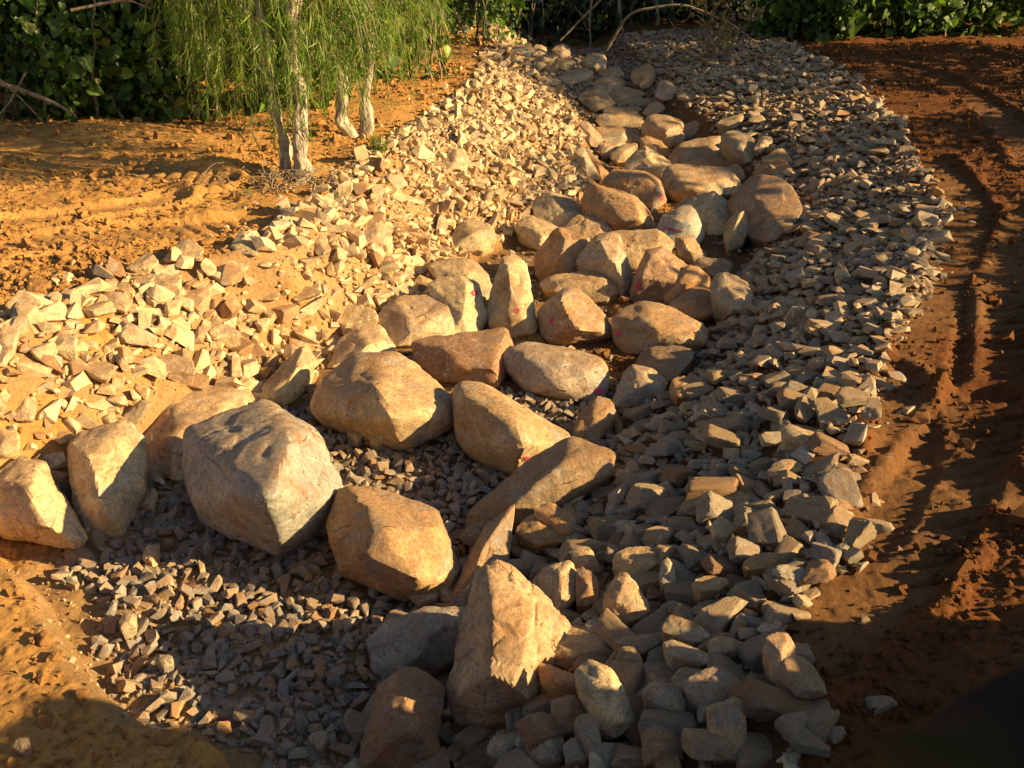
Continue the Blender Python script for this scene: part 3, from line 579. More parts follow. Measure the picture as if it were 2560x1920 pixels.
('rock', 's',5, 'flat-topped pale rock with a brown hollow, right of the triangular boulder', 'flat-topped pale rock', [138,3187,377,182,3247,396,266,3274,405,361,3260,401,429,3224,388,487,3181,375,477,3144,363,409,3112,353,292,3070,341,251,3072,341,178,3109,352,137,3136,360], [178,3156,423,293,3143,428,408,3132,415,255,3077,408], (0.062,0.696,-0.715)),
('rock', 'w',5, 'cream kite-shaped rock with bright face above the flat-topped pale rock', 'cream kite-shaped rock', [145,3724,342,169,3757,364,228,3768,372,294,3780,379,330,3735,349,335,3669,306,316,3614,270,248,3559,234,211,3601,261,173,3663,302], [237,3673,386,247,3575,322], (0.051,0.737,-0.674)),
('rock', 's',5, 'tall shield-shaped grey-tan rock in the lower right riprap', 'tall shield-shaped grey-tan rock', [432,3364,439,449,3435,486,496,3492,524,546,3505,533,598,3461,503,631,3399,462,642,3354,432,617,3326,414,545,3319,409,525,3294,393,448,3311,404], [521,3394,545,480,3325,513,573,3295,493], (0.111,0.724,-0.681)),
('rock', 'b',4, 'dark brown rock between the kite-shaped and shield-shaped rocks', 'dark brown rock', [327,3705,379,356,3725,393,419,3691,370,441,3647,341,428,3581,299,380,3553,281,325,3564,288], [381,3600,365], (0.073,0.74,-0.669)),
('rock', 'w',4, 'cream wedge rock just above the kite-shaped one', 'cream wedge rock just', [313,3887,355,343,3916,370,416,3909,366,448,3851,337,464,3792,309,422,3779,302,378,3815,320,339,3838,331], [396,3825,376], (0.089,0.761,-0.643)),
('rock', 's',5, 'blocky rock with a rusty stain behind the shield-shaped rock', 'blocky rock', [519,3756,428,588,3797,448,688,3805,452,777,3772,435,767,3733,416,676,3683,392,609,3654,378,554,3687,394,517,3715,408], [596,3692,460,694,3710,461], (0.126,0.755,-0.644)),
('rock', 'g',4, 'slim grey upright rock right of the rusty blocky one', 'slim grey upright rock', [721,3551,473,741,3616,514,775,3634,525,797,3595,500,803,3535,463,774,3507,445,738,3512,449], [764,3555,509], (0.16,0.745,-0.648)),
('rock', 'G',4, 'slate-grey glossy oblong rock behind the flat-topped pale rock', 'slate-grey glossy oblong rock', [340,3257,435,372,3282,448,431,3274,444,507,3241,427,501,3212,412,473,3197,404,381,3222,417,346,3233,423], [421,3227,456], (0.106,0.715,-0.691)),
('rock', 'g',5, 'flat grey-green slab with sunlit lower edge, lower right riprap', 'flat grey-green slab', [655,3066,604,688,3100,617,743,3092,614,807,3069,605,862,3018,585,808,2996,577,764,3000,578,690,3025,588,659,3041,594], [743,3029,621], (0.185,0.704,-0.686)),
('rock', 'g',4, 'thin blade-shaped rock with a bright tip', 'thin blade-shaped rock', [472,3072,500,537,3095,512,652,3111,521,678,3105,518,636,3062,495,576,3029,477,543,3037,482,511,3057,492], [565,3054,522], (0.13,0.702,-0.7)),
('rock', 's',4, 'small cubic rock right of the flat-topped pale rock', 'small cubic rock', [455,2987,510,477,3019,528,522,3019,528,558,2979,506,567,2950,490,497,2916,471,461,2948,489], [508,2950,535], (0.117,0.689,-0.715)),
('rock', 'g',5, 'long tapering slab below the flat grey-green slab', 'long tapering slab', [638,2925,630,674,2942,637,725,2923,629,807,2892,617,841,2859,604,801,2847,599,728,2863,605,667,2883,613], [727,2875,640], (0.193,0.688,-0.7)),
('rock', 's',4, 'trapezoid-faced rock near the right edge of the riprap', 'trapezoid-faced rock', [825,2920,638,851,2945,651,922,2948,652,971,2911,633,963,2895,625,880,2884,620,827,2889,622], [891,2900,651], (0.205,0.693,-0.691)),
('rock', 'o',4, 'rusty chunk under the flat-topped pale rock', 'rusty chunk', [111,3016,420,151,3019,422,217,2991,404,273,2978,395,308,2949,377,301,2925,361,214,2890,340,159,2911,353,127,2952,379], [213,2908,428], (0.05,0.675,-0.736)),
('rock', 'w',5, 'two-toned rock, blue-grey above and brilliant cream below, bottom right', 'two-toned rock', [270,2836,570,335,2864,590,413,2833,568,439,2807,550,447,2774,527,467,2744,507,498,2670,458,453,2646,442,415,2616,423,360,2640,438,344,2683,466,329,2740,505,284,2786,536], [394,2769,612,378,2682,583,398,2601,530], (0.095,0.646,-0.757)),
('rock', 'g',4, 'rough grey slab right of the two-toned rock', 'rough grey slab', [529,2711,579,559,2743,596,611,2749,598,666,2730,589,696,2671,559,676,2633,540,625,2640,544,586,2658,552,538,2682,565], [600,2679,615,632,2638,588], (0.162,0.657,-0.737)),
('rock', 'g',5, 'mottled grey hexagonal rock in the lower right riprap', 'mottled grey hexagonal rock', [687,2683,642,742,2726,663,821,2746,672,875,2726,663,920,2681,640,892,2634,618,828,2620,611,758,2620,611,702,2658,630], [793,2659,685], (0.207,0.658,-0.724)),
('rock', 'b',4, 'rock with an earth-filled dark hollow at the bottom edge', '', [504,2527,536,528,2563,559,588,2564,559,621,2543,546,654,2507,524,654,2456,493,512,2440,484,505,2484,510], [563,2499,576,573,2452,548], (0.131,0.624,-0.77)),
('rock', 's',5, 'tall blocky pillar rock at the bottom, right of the hollow rock', 'tall blocky pillar rock', [738,2513,706,799,2527,717,849,2539,726,877,2527,717,873,2483,685,875,2429,645,831,2368,601,756,2372,604,749,2458,666], [810,2471,733,795,2401,692], (0.207,0.62,-0.757)),
('rock', 'g',5, 'slender speckled grey rock leaning at the bottom edge', 'slender speckled grey rock', [254,2638,502,281,2658,517,322,2650,511,347,2615,485,360,2528,419,341,2514,408,307,2538,426,269,2600,473], [307,2581,503], (0.088,0.629,-0.772)),
('rock', 'b',4, 'rounded brown rock with one bright spot below the rusty chunk', 'rounded brown rock', [164,2814,424,208,2812,422,263,2826,432,295,2793,410,320,2755,384,282,2759,387,264,2708,354,211,2707,353,169,2755,384], [236,2739,440], (0.057,0.652,-0.756)),
('rock', 'o',4, 'small orange-cream block below the huge triangular boulder', 'small orange-cream block', [-128,2991,210,-53,2990,210,11,2960,192,0,2930,174,-64,2921,169,-115,2908,162,-133,2951,187], [-58,2934,213], (-0.026,0.657,-0.753)),
('rock', 'g',4, 'grey rock with a lit crest at the bottom centre edge', 'grey rock', [-104,2737,237,-83,2766,253,-29,2778,260,32,2773,257,43,2736,236,-7,2696,215,-55,2692,212,-104,2710,222], [-28,2720,271], (-0.007,0.634,-0.773)),
('rock', 'g',4, 'shaded grey lump at the bottom edge, left of the speckled rock', 'shaded grey lump', [61,2651,353,93,2697,382,152,2705,387,204,2681,372,219,2642,348,201,2597,320,118,2589,315,77,2622,336], [143,2629,402], (0.039,0.631,-0.775)),
('rock', 'g',4, 'small bluish rock at the bottom edge beside the speckled rock', 'small bluish rock', [208,2597,395,241,2626,413,283,2631,416,303,2601,397,297,2552,368,218,2548,365], [254,2586,424], (0.064,0.63,-0.774)),
('rock', 's',5, 'long tan rock half covered in red earth at the riprap margin', 'long tan rock', [1003,2750,762,1045,2813,789,1111,2815,790,1132,2768,770,1114,2640,718,1078,2608,706,1026,2666,728], [1052,2730,795,1054,2651,763], (0.272,0.658,-0.703)),
('rock', 'w',4, 'pale rectangular slab lying at the outer margin of the right riprap', 'pale rectangular slab', [1538,4526,728,1588,4564,744,1721,4503,719,1761,4437,692,1747,4403,678,1653,4433,690,1558,4485,711], [1639,4457,736], (0.317,0.799,-0.511)),
('rock', 's',4, 'oval tan cobble below the pale rectangular slab', 'oval tan cobble', [1403,4248,626,1455,4304,650,1549,4321,657,1611,4297,647,1588,4252,628,1462,4210,610,1413,4220,614], [1491,4247,657], (0.271,0.794,-0.544)),
('rock', 'w',4, 'pale pentagonal stone in the middle of the right riprap', 'pale pentagonal stone', [1020,3839,558,1059,3884,579,1117,3872,574,1141,3821,550,1093,3779,532,1033,3790,537], [1075,3814,577], (0.216,0.768,-0.603)),
('rock', 'G',4, 'shiny slate-blue slab at the edge of the red dirt', 'shiny slate-blue slab', [1181,3292,715,1232,3323,725,1314,3310,720,1363,3264,705,1298,3241,698,1217,3252,701], [1260,3271,728], (0.29,0.724,-0.626)),
('rock', 'o',4, 'reddish flat stone beside the shiny slate-blue slab', 'reddish flat stone', [1100,3487,593,1157,3542,611,1260,3551,614,1281,3505,599,1223,3475,589,1120,3460,584], [1191,3496,618], (0.24,0.743,-0.625)),
('rock', 's',4, 'rust-streaked flat stone in the lower right riprap', 'rust-streaked flat stone', [849,3398,555,907,3439,569,994,3430,566,1025,3404,557,961,3364,542,884,3358,540], [930,3389,573], (0.202,0.735,-0.647)),
('rock', 'b',4, 'brown rounded boulder capped with red soil above the dark leaning slab', 'brown rounded boulder', [435,5621,24,487,5780,104,630,5926,179,729,5887,159,748,5789,108,663,5656,42,592,5577,3,493,5560,-5], [578,5689,157,660,5667,132], (0.082,0.844,-0.53)),
('rock', 'o',5, 'orange-brown rock, lower one of a pair above the triangular boulder', '', [24,4328,158,82,4409,198,178,4425,206,326,4314,152,282,4268,130,134,4250,122], [161,4306,209], (0.038,0.783,-0.621)),
('rock', 'o',4, 'orange-brown rock, upper one of a pair above the triangular boulder', '', [133,4411,246,219,4462,271,326,4411,246,368,4343,214,350,4282,186,242,4316,201,149,4370,227], [254,4334,271], (0.065,0.79,-0.61)),
('rock', 'w',4, 'bright pyramidal stone beside the dark leaning slab', 'bright pyramidal stone', [285,4716,137,364,4827,203,436,4750,157,449,4716,137,372,4666,108,301,4676,113], [365,4709,185], (0.058,0.808,-0.586)),
('rock', 'o',4, 'orange-topped cobble at the upper middle of the right riprap', 'orange-topped cobble', [1151,5935,238,1199,6027,276,1304,6041,282,1348,5966,251,1288,5855,206,1194,5845,202], [1240,5906,274], (0.182,0.857,-0.483)),
('rock', 'w',4, 'sunlit wedge at the head of the dark leaning slab', 'sunlit wedge', [446,5170,159,511,5237,189,631,5186,167,659,5103,130,607,5062,112,501,5053,109], [563,5102,176], (0.091,0.827,-0.554)),
('rock', 'w',4, 'largest angular stone on the crest of the left bank', 'largest angular stone', [-2473,7063,727,-2439,7308,820,-2335,7276,808,-2166,7169,766,-2151,7050,722,-2264,7032,715,-2336,6971,693], [-2329,7102,792], (-0.297,0.886,-0.356)),
('rock', 'w',4, 'pointed stone right behind the largest angular one on the left crest', '', [-2325,7250,858,-2276,7408,927,-2193,7403,925,-2102,7225,847,-2076,7149,814,-2230,7174,825], [-2209,7246,900], (-0.271,0.901,-0.338)),
('rock', 'w',4, 'kite-shaped pale stone on the left bank', 'kite-shaped pale stone', [-1824,7838,704,-1715,7967,755,-1594,7727,662,-1675,7626,625], [-1690,7750,708], (-0.201,0.917,-0.345)),
('rock', 'w',4, 'smooth oval stone on the left bank between angular ones', 'smooth oval stone', [-1460,8497,509,-1375,8601,579,-1241,8605,582,-1150,8509,517,-1205,8429,463,-1381,8418,455], [-1292,8459,546], (-0.143,0.931,-0.336)),
('boulder', 'w',4, 'rounded pale boulder high on the left bank foot, with a dimple', 'rounded pale boulder high', [-672,9582,140,-590,9762,263,-438,9820,303,-259,9775,272,-189,9633,175,-330,9492,80,-505,9467,63,-631,9492,80], [-429,9528,238], (-0.048,0.939,-0.34)),
('rock', 'w',4, 'blocky grey-tan stone where dark rubble meets the left bank', '', [-805,10735,659,-715,10869,747,-579,10889,761,-503,10779,688,-585,10647,601,-734,10647,601], [-653,10702,708], (-0.06,0.963,-0.262)),
('rock', 's',4, 'tan rounded stone on the left bank rim beside orange dirt', 'tan rounded stone', [-2744,7024,891,-2681,7158,941,-2566,7150,938,-2469,7037,896,-2500,6957,867,-2670,6970,872], [-2606,7031,928], (-0.328,0.884,-0.334)),
('rock', 'w',4, 'bright dome stone in the soil patch of the left bank', 'bright dome stone', [-3071,6315,773,-3003,6402,805,-2892,6378,796,-2800,6281,760,-2832,6206,733,-2975,6257,751], [-2903,6269,793], (-0.385,0.843,-0.375)),
('rock', 'w',4, 'triangular stone at the shadowed left bank rim', 'triangular stone', [-2975,6715,873,-2869,6882,934,-2749,6792,901,-2800,6703,868,-2903,6685,862], [-2851,6740,911], (-0.369,0.865,-0.341)),
('rock', 'w',5, 'thin flat pale slab resting above the yellowish boulder', 'thin flat pale slab', [-1677,7531,152,-1558,7593,169,-1217,7509,146,-1181,7425,123,-1461,7339,100,-1566,7431,124], [-1414,7455,158], (-0.178,0.893,-0.413)),
('rock', 'w',4, 'cream upright stone cut by the left edge of the photo', 'cream upright stone', [-3428,5526,838,-3347,5641,890,-3276,5581,863,-3247,5416,791,-3266,5298,741,-3341,5298,741], [-3310,5444,844], (-0.484,0.777,-0.403)),
('rock', 'g',4, 'grey leaning stone at the far left rim of the bank', '', [-3362,5629,883,-3373,5805,971,-3285,5765,950,-3253,5647,892,-3304,5584,862], [-3305,5677,938], (-0.472,0.798,-0.376)),
('rock', 'w',5, 'wide flat stone low on the left bank', 'wide flat stone low', [-2754,6091,392,-2612,6161,402,-2358,6068,388,-2313,5966,374,-2541,5929,368], [-2537,6038,403], (-0.354,0.827,-0.436)),
('rock', 'w',4, 'cleaved pale stone low on the left bank near the left edge', 'cleaved pale stone low', [-3134,5686,735,-3109,5783,771,-2971,5717,747,-2956,5624,713,-3068,5597,703], [-3034,5658,757], (-0.44,0.803,-0.401)),
('rock', 'w',4, 'brilliant cream stone in the middle of the left bank', 'brilliant cream stone', [-2424,6644,432,-2349,6732,467,-2217,6632,427,-2117,6549,396,-2323,6497,377], [-2291,6583,450], (-0.307,0.858,-0.412)),
('rock', 's',4, 'broad tan slab in the middle of the left bank', 'broad tan slab', [-1821,7161,397,-2023,7316,437,-2007,7441,471,-1836,7378,454,-1622,7285,429], [-1832,7260,450], (-0.227,0.894,-0.387)),
('rock', 's',4, 'tan wedge stone in the soil of the left bank', 'tan wedge stone', [-2591,6775,644,-2452,6804,652,-2400,6891,675,-2384,6717,629,-2436,6601,600,-2606,6630,607], [-2455,6696,658], (-0.33,0.865,-0.379)),
('rock', 'w',4, 'flat cream stone near the rim of the left bank', 'flat cream stone', [-2801,6657,781,-2738,6756,818,-2559,6694,795,-2555,6607,763,-2709,6582,754], [-2664,6634,800], (-0.355,0.863,-0.359)),
('rock', 'w',4, 'long cream slab on the left bank below the crest stones', 'long cream slab', [-2240,7187,491,-2107,7203,495,-1930,7141,479,-1944,7065,460,-2133,7049,456], [-2069,7119,488], (-0.256,0.887,-0.383)),
('rock', 'w',4, 'rounded cream stone at the left edge above the wedge boulder', 'rounded cream stone', [-3317,5051,368,-3260,5133,400,-3145,5056,370,-3127,4987,344,-3189,4913,317,-3259,4904,314], [-3196,4983,393], (-0.483,0.735,-0.476)),
('rock', 'w',4, 'cream boot-shaped stone low on the left bank', 'cream boot-shaped stone low', [-3233,5158,443,-3241,5389,530,-3193,5449,554,-3119,5277,487,-3088,5145,438,-3176,5134,434], [-3161,5218,504], (-0.467,0.76,-0.452)),
('rock', 's',4, 'tan chip in soil left of the tall upright boulder', 'tan chip', [-3089,5268,261,-3054,5301,274,-2928,5272,262,-2898,5228,246,-2976,5178,227], [-2985,5228,268], (-0.437,0.761,-0.48)),
('rock', 'w',3, 'fist-sized pale stone perched on soil above the tall upright boulder', 'fist-sized pale stone perched', [-2782,5539,282,-2748,5542,284,-2720,5472,248,-2756,5447,235,-2805,5464,243,-2809,5505,265], [-2754,5471,276], (-0.398,0.787,-0.471)),
('rock', 'w',4, 'pointed stone with a bright face at the top of the gravel pool', '', [-2367,4801,13,-2332,4872,53,-2281,4903,70,-2255,4858,45,-2264,4773,-2], [-2289,4813,59], (-0.357,0.753,-0.552)),
('rock', 'w',3, 'flat sunlit stone on the sunny corner of the gravel pool', 'flat sunlit stone', [-2158,4287,4,-2161,4365,27,-2083,4380,32,-2079,4318,13,-2106,4272,-1], [-2104,4303,33], (-0.356,0.723,-0.592)),
('rock', 'g',4, 'pale grey heart-shaped stone alone on dark soil at the bottom', 'pale grey heart-shaped stone alone', [-927,2956,26,-909,2982,41,-867,2987,44,-839,2974,36,-868,2909,-1], [-874,2941,44], (-0.187,0.628,-0.755)),
('rock', 'g',4, 'grey stone at the outer left rim of the gravel pool', 'grey stone', [-2080,3725,25,-2054,3784,52,-1997,3760,41,-1988,3702,14,-2046,3667,-2], [-2021,3710,47], (-0.374,0.671,-0.64)),
('rock', 'g',3, 'rounded grey stone at the lower left rim of the gravel pool', 'rounded grey stone', [-1788,3438,14,-1790,3470,30,-1722,3481,35,-1700,3438,14,-1739,3406,-1], [-1741,3431,38], (-0.335,0.657,-0.675)),
('rock', 's',3, 'small pyramid stone sunlit between two boulders left of centre', 'small pyramid stone sunlit', [-1178,5636,35,-1101,5686,62,-1061,5620,25,-1097,5570,-2], [-1098,5603,45], (-0.164,0.835,-0.525)),
('rock', 's',3, 'small sunlit cube stone beside the small pyramid stone', 'small sunlit cube stone', [-1003,5548,12,-1001,5614,48,-926,5605,44,-912,5548,12,-951,5524,-1], [-952,5555,43], (-0.144,0.836,-0.529)),
('dirt_clod', 'c',4, 'orange-red clod of earth beside the lower right riprap', 'orange-red clod', [1009,2521,752,1043,2540,763,1082,2532,758,1090,2462,720,1062,2432,704,1045,2454,716,1007,2484,732], [1036,2483,769], (0.276,0.632,-0.725)),
('dirt_clod', 'c',4, 'crumbly dirt clod alone on the lower right dirt', 'crumbly dirt clod alone', [1360,2578,722,1403,2591,728,1446,2582,724,1431,2558,712,1375,2550,708], [1393,2564,730], (0.342,0.634,-0.694)),
('dirt_clod', 'c',4, 'dirt clod at the riprap margin in the lower right corner', 'dirt clod', [1147,2635,718,1180,2663,732,1225,2659,730,1229,2635,718,1188,2614,707], [1184,2627,732], (0.297,0.653,-0.697)),
('dirt_clod', 'c',4, 'big orange clod on the left dirt beside the bank rim', 'big orange clod', [-3616,6387,918,-3623,6463,945,-3559,6494,957,-3445,6448,940,-3423,6402,924,-3462,6349,905,-3545,6341,902], [-3520,6403,946], (-0.455,0.824,-0.337)),
('dirt_clod', 'c',4, 'flat orange clod in the middle of the left dirt', 'flat orange clod', [-4013,9120,948,-3990,9196,986,-3874,9196,986,-3820,9130,953,-3870,9074,925,-3959,9083,929], [-3905,9111,965], (-0.383,0.889,-0.252)),
('dirt_clod', 'c',3, 'small squarish orange clod between the track marks at left', 'small squarish orange clod', [-3857,7591,936,-3867,7638,953,-3808,7647,956,-3776,7591,936,-3797,7544,920], [-3813,7581,946], (-0.43,0.854,-0.292)),
('dirt_clod', 'c',3, 'orange-yellow clod beside the left bank rim', 'orange-yellow clod', [-2618,7392,915,-2607,7446,928,-2533,7489,939,-2500,7456,931,-2521,7392,915,-2583,7349,905], [-2558,7402,931], (-0.315,0.895,-0.316)),
('dirt_clod', 'c',3, 'brown clod on the lower left dirt, upper one', 'brown clod', [-2360,3452,264,-2322,3474,274,-2271,3441,260,-2269,3402,243,-2322,3392,239], [-2296,3416,275], (-0.443,0.647,-0.621)),
('dirt_clod', 'c',4, 'flat brown clod on the lower left dirt, middle one', 'flat brown clod', [-2252,3315,245,-2224,3347,259,-2173,3347,259,-2176,3304,241,-2226,3289,234], [-2200,3307,261], (-0.433,0.64,-0.635)),
('dirt_clod', 'c',4, 'knobbly brown clod near the bottom left corner', 'knobbly brown clod', [-1989,2879,234,-1967,2924,255,-1898,2933,260,-1872,2897,242,-1904,2853,221,-1953,2848,219], [-1917,2868,261], (-0.406,0.6,-0.69)),
('dirt_clod', 'c',4, 'upright brown clod at the left of the shadow edge', 'upright brown clod', [-2240,3179,248,-2210,3219,266,-2176,3169,243,-2190,3129,225,-2220,3139,230], [-2196,3161,259], (-0.438,0.622,-0.65)),
('rock', 'g',4, 'grey stone alone on dirt in the bottom left corner', 'grey stone alone', [-2121,2735,229,-2108,2769,245,-2063,2769,245,-2042,2735,229,-2074,2714,219], [-2074,2730,249], (-0.438,0.573,-0.693))
]
FOOT, NEAR = [], []
BOULDER = {}

def build_traced():
    for idx, (kind, colc, level, label, short, ring, bumps, vd) in enumerate(TRACED):
        ring = np.array(ring, float).reshape(-1, 3) / 1000
        bumps = np.array(bumps, float).reshape(-1, 3) / 1000
        vd = np.array(vd)
        c = ring.mean(0)
        size = np.ptp(ring, axis=0).max()
        back = c + (ring - c) * (.92 if kind == 'boulder' else .74) + np.array([vd[0], vd[1], 0]) * size * .16
        if kind == 'rock': ring[:, 2] += .07; bumps[:, 2] += .07; back[:, 2] += .07
        low = base_z(back[:, 0], back[:, 1]) - .05 * size - .02
        back[:, 2] = np.minimum(low, back[:, 2] - .12 * size)
        ring = c + (ring - c) * 1.08
        if kind == 'boulder': ring[:, 2] += .05 * size; bumps[:, 2] += .05 * size
        pts = np.vstack([ring, bumps, back])
        origin = np.array([c[0], c[1], gz(c[0], c[1])])
        clod = kind == 'dirt_clod'
        V, F = worn_stone(pts - origin, level, 100 + idx, p=16 if clod else (30 if level >= 5 and size > .8 else 80), rough=2.6 if clod else 1.0, chips=10 if clod else 7)
        me = mesh_np(kind, V, F, M['clod'] if clod else (M['boulder'] if kind == 'boulder' else M['rock']), True)
        me.set_sharp_from_angle(angle=R(24))
        o = obj(kind, me, None, tuple(origin))
        rr = random.Random(idx)
        k = rr.uniform(.9, 1.1)
        o.color = tuple(v * k * rr.uniform(.96, 1.04) for v in PAL[colc]) + (1,)
        tag(o, label, 'dirt clod' if clod else kind)
        FOOT.append((ring[:, :2].mean(0), ring[:, :2], size))
        if short and kind != 'dirt_clod': NEAR.append((FOOT[-1][0], 0, 0, short))
        BOULDER[label] = o
build_traced()

def paint_mark(label, origin, target, rx, ry, rot=0):
    """a dash of marking paint lying on the boulder's skin"""
    o = BOULDER[label]
    me = o.data
    bvh = BVHTree.FromPolygons([v.co[:] for v in me.vertices], [p.vertices[:] for p in me.polygons])
    inv = o.matrix_world.inverted() if False else Matrix.Translation(-o.location)
    cam0 = inv @ Vector(origin)
    tgt = inv @ Vector(target)
    d = (tgt - cam0).normalized()
    hit, nrm, _, _ = bvh.ray_cast(cam0, d)
    if hit is None: return
    t1 = nrm.cross(Vector((0, 0, 1))); t1.normalize(); t2 = t1.cross(nrm)
    ca, sa = math.cos(rot), math.sin(rot)
    n = 14; V = []; idx = {}
    for a in range(n + 1):
        for b in range(n + 1):
            u, v = (a / n - .5) * 2, (b / n - .5) * 2
            w = u * u + v * v + .5 * float(noise2(np.array([u * 2.5 + rx * 99]), np.array([v * 2.5]), 5)[0])
            if w > 1: continue
            p = hit + t1 * (u * rx * ca - v * ry * sa) + t2 * (u * rx * sa + v * ry * ca) + nrm * .1
            h2, n2, _, _ = bvh.ray_cast(p, -nrm)
            if h2 is None: continue
            idx[(a, b)] = len(V); V.append(h2 + n2 * .003)
    F = [(idx[a, b], idx[a + 1, b], idx[a + 1, b + 1], idx[a, b + 1]) for a in range(n) for b in range(n)
         if all(k in idx for k in ((a, b), (a + 1, b), (a + 1, b + 1), (a, b + 1)))]
    if not F: return
    obj('paint_mark', mesh_np('paint_mark', [v[:] for v in V], F, M['pink'], True), o)

def pink():
    m, nt, b, N, L = mat_new('pink_paint')
    vec = N('TexCoord').outputs['Object']
    n = noise_n(N, L, vec, 40, 5, .7)
    L(ramp(N, L, n, [(.35, (.62, .03, .12)), (.65, (.40, .10, .10))]), b.inputs['Base Color'])
    b.inputs['Roughness'].default_value = .7
    return m
M['pink'] = pink()
for mk in [('broad flat-topped brown boulder with a pink paint dash on its right edge', (-0.098, 7.129, -0.133), 0.055, 0.018, 0), ('greyish boulder right of the flat-topped one, pink dash at its lower right', (0.76, 7.036, -0.308), 0.06, 0.03, 0), ('tall rust-brown boulder with a veined sunlit face and shaded foot', (1.089, 7.461, 0.492), 0.045, 0.04, 0), ('tall pale pinnacle-shaped boulder with a pink dot, left of the flat-faced block', (0.037, 7.363, 0.308), 0.03, 0.03, 0), ('wide dark brown boulder with two sunlit patches, right of the flat-faced block', (0.916, 7.269, 0.131), 0.06, 0.03, 0), ('upright block with a broad flat sunlit face, alone in mid channel', (0.347, 7.325, 0.235), 0.03, 0.04, 0), ('long saddle-shaped boulder running diagonally with sunlit ridge, beside the inner gravel bed', (0.171, 6.759, -0.828), 0.08, 0.02, 0.5), ('pale boulder marked pink beside the pinnacle-shaped one, left side', (-0.325, 7.434, 0.442), 0.07, 0.035, 0), ('brown boulder with a flat crest behind the dark humped one', (1.289, 7.824, 1.174), 0.035, 0.06, 0), ('dark brown humped boulder with a narrow sunlit right corner', (1.214, 7.756, 1.046), 0.05, 0.05, 0), ('brown boulder wholly in shade with a faint pink dot, left of channel', (0.262, 7.563, 0.683), 0.025, 0.015, 0), ('blue-grey rounded boulder with pink smears, centre right of channel', (1.39, 7.69, 0.922), 0.13, 0.02, 0), ('squarish boulder with two sunlit bumps in the upper channel', (1.458, 8.04, 1.58), 0.06, 0.04, 0)]:
    paint_mark(mk[0], (0, 0, CAM_Z), mk[1], mk[2], mk[3], mk[4])

# ---------------------------------------------------------------- loose stone: the 300 largest as things, the rest as one mass
def in_poly(px, py, poly):
    ins = False
    j = len(poly) - 1
    for i in range(len(poly)):
        xi, yi = poly[i]; xj, yj = poly[j]
        if (yi > py) != (yj > py) and px < (xj - xi) * (py - yi) / (yj - yi) + xi: ins = not ins
        j = i
    return ins


def euler_m(a, b, c):
    ca, sa, cb, sb, cc, sc = np.cos(a), np.sin(a), np.cos(b), np.sin(b), np.cos(c), np.sin(c)
    z = np.zeros_like(a); o = np.ones_like(a)
    X = np.stack([np.stack([o, z, z], -1), np.stack([z, ca, -sa], -1), np.stack([z, sa, ca], -1)], -2)
    Y = np.stack([np.stack([cb, z, sb], -1), np.stack([z, o, z], -1), np.stack([-sb, z, cb], -1)], -2)
    Z = np.stack([np.stack([cc, -sc, z], -1), np.stack([sc, cc, z], -1), np.stack([z, z, o], -1)], -2)
    return Z @ Y @ X

def block_points(rng, jag=.25):
    """corners of a broken block: some squeezed to wedges, some knocked off"""
    p = []
    taper = rng.uniform(.3, 1.0, 3)
    for sx in (-1, 1):
        for sy in (-1, 1):
            for sz in (-1, 1):
                q = np.array([sx, sy, sz], float)
                if sx > 0: q[1] *= taper[0]; q[2] *= taper[1]
                if sz > 0: q[0] *= (taper[2] + 1) / 2; q[1] *= (taper[2] + 1) / 2
                q *= rng.uniform(1 - jag, 1, 3)
                if rng.uniform() < .45:
                    for ax in range(3):
                        w = q.copy(); w[ax] *= rng.uniform(.25, .7); p.append(w)
                else: p.append(q)
    return np.array(p) * .84

def proto_hulls(n, npts, seed, jag=.25, block=False):
    rng = np.random.default_rng(seed); out = []
    for _ in range(n):
        if block:
            V, F = hull([tuple(q) for q in block_points(rng, jag)])
            out.append((V * .5, F)); continue
        p = rng.normal(size=(npts, 3)); p /= np.linalg.norm(p, axis=1)[:, None]
        p *= rng.uniform(1 - jag, 1 + jag * .4, size=(npts, 1))
        V, F = hull([tuple(q) for q in p])
        out.append((V * .5, F))
    return out

def join_protos(protos, which, pos, rot, scl, col=None):
    Vs, Fs, Cs, Ts = [], [], [], []; base = 0
    for k, (PV, PF) in enumerate(protos):
        sel = np.where(which == k)[0]
        if not len(sel): continue
        V = PV[None] * scl[sel][:, None, :]
        V = np.einsum('nij,nkj->nki', rot[sel], V) + pos[sel][:, None, :]
        F = PF[None] + (np.arange(len(sel)) * len(PV))[:, None, None] + base
        base += len(sel) * len(PV)
        Vs.append(V.reshape(-1, 3)); Fs.append(F.reshape(-1, PF.shape[1]))
        if col is not None:
            cc = col[sel]
            Cs.append(np.repeat(cc, len(PV), 0))
    return np.vstack(Vs), np.vstack(Fs), (np.concatenate(Cs) if col is not None else None)

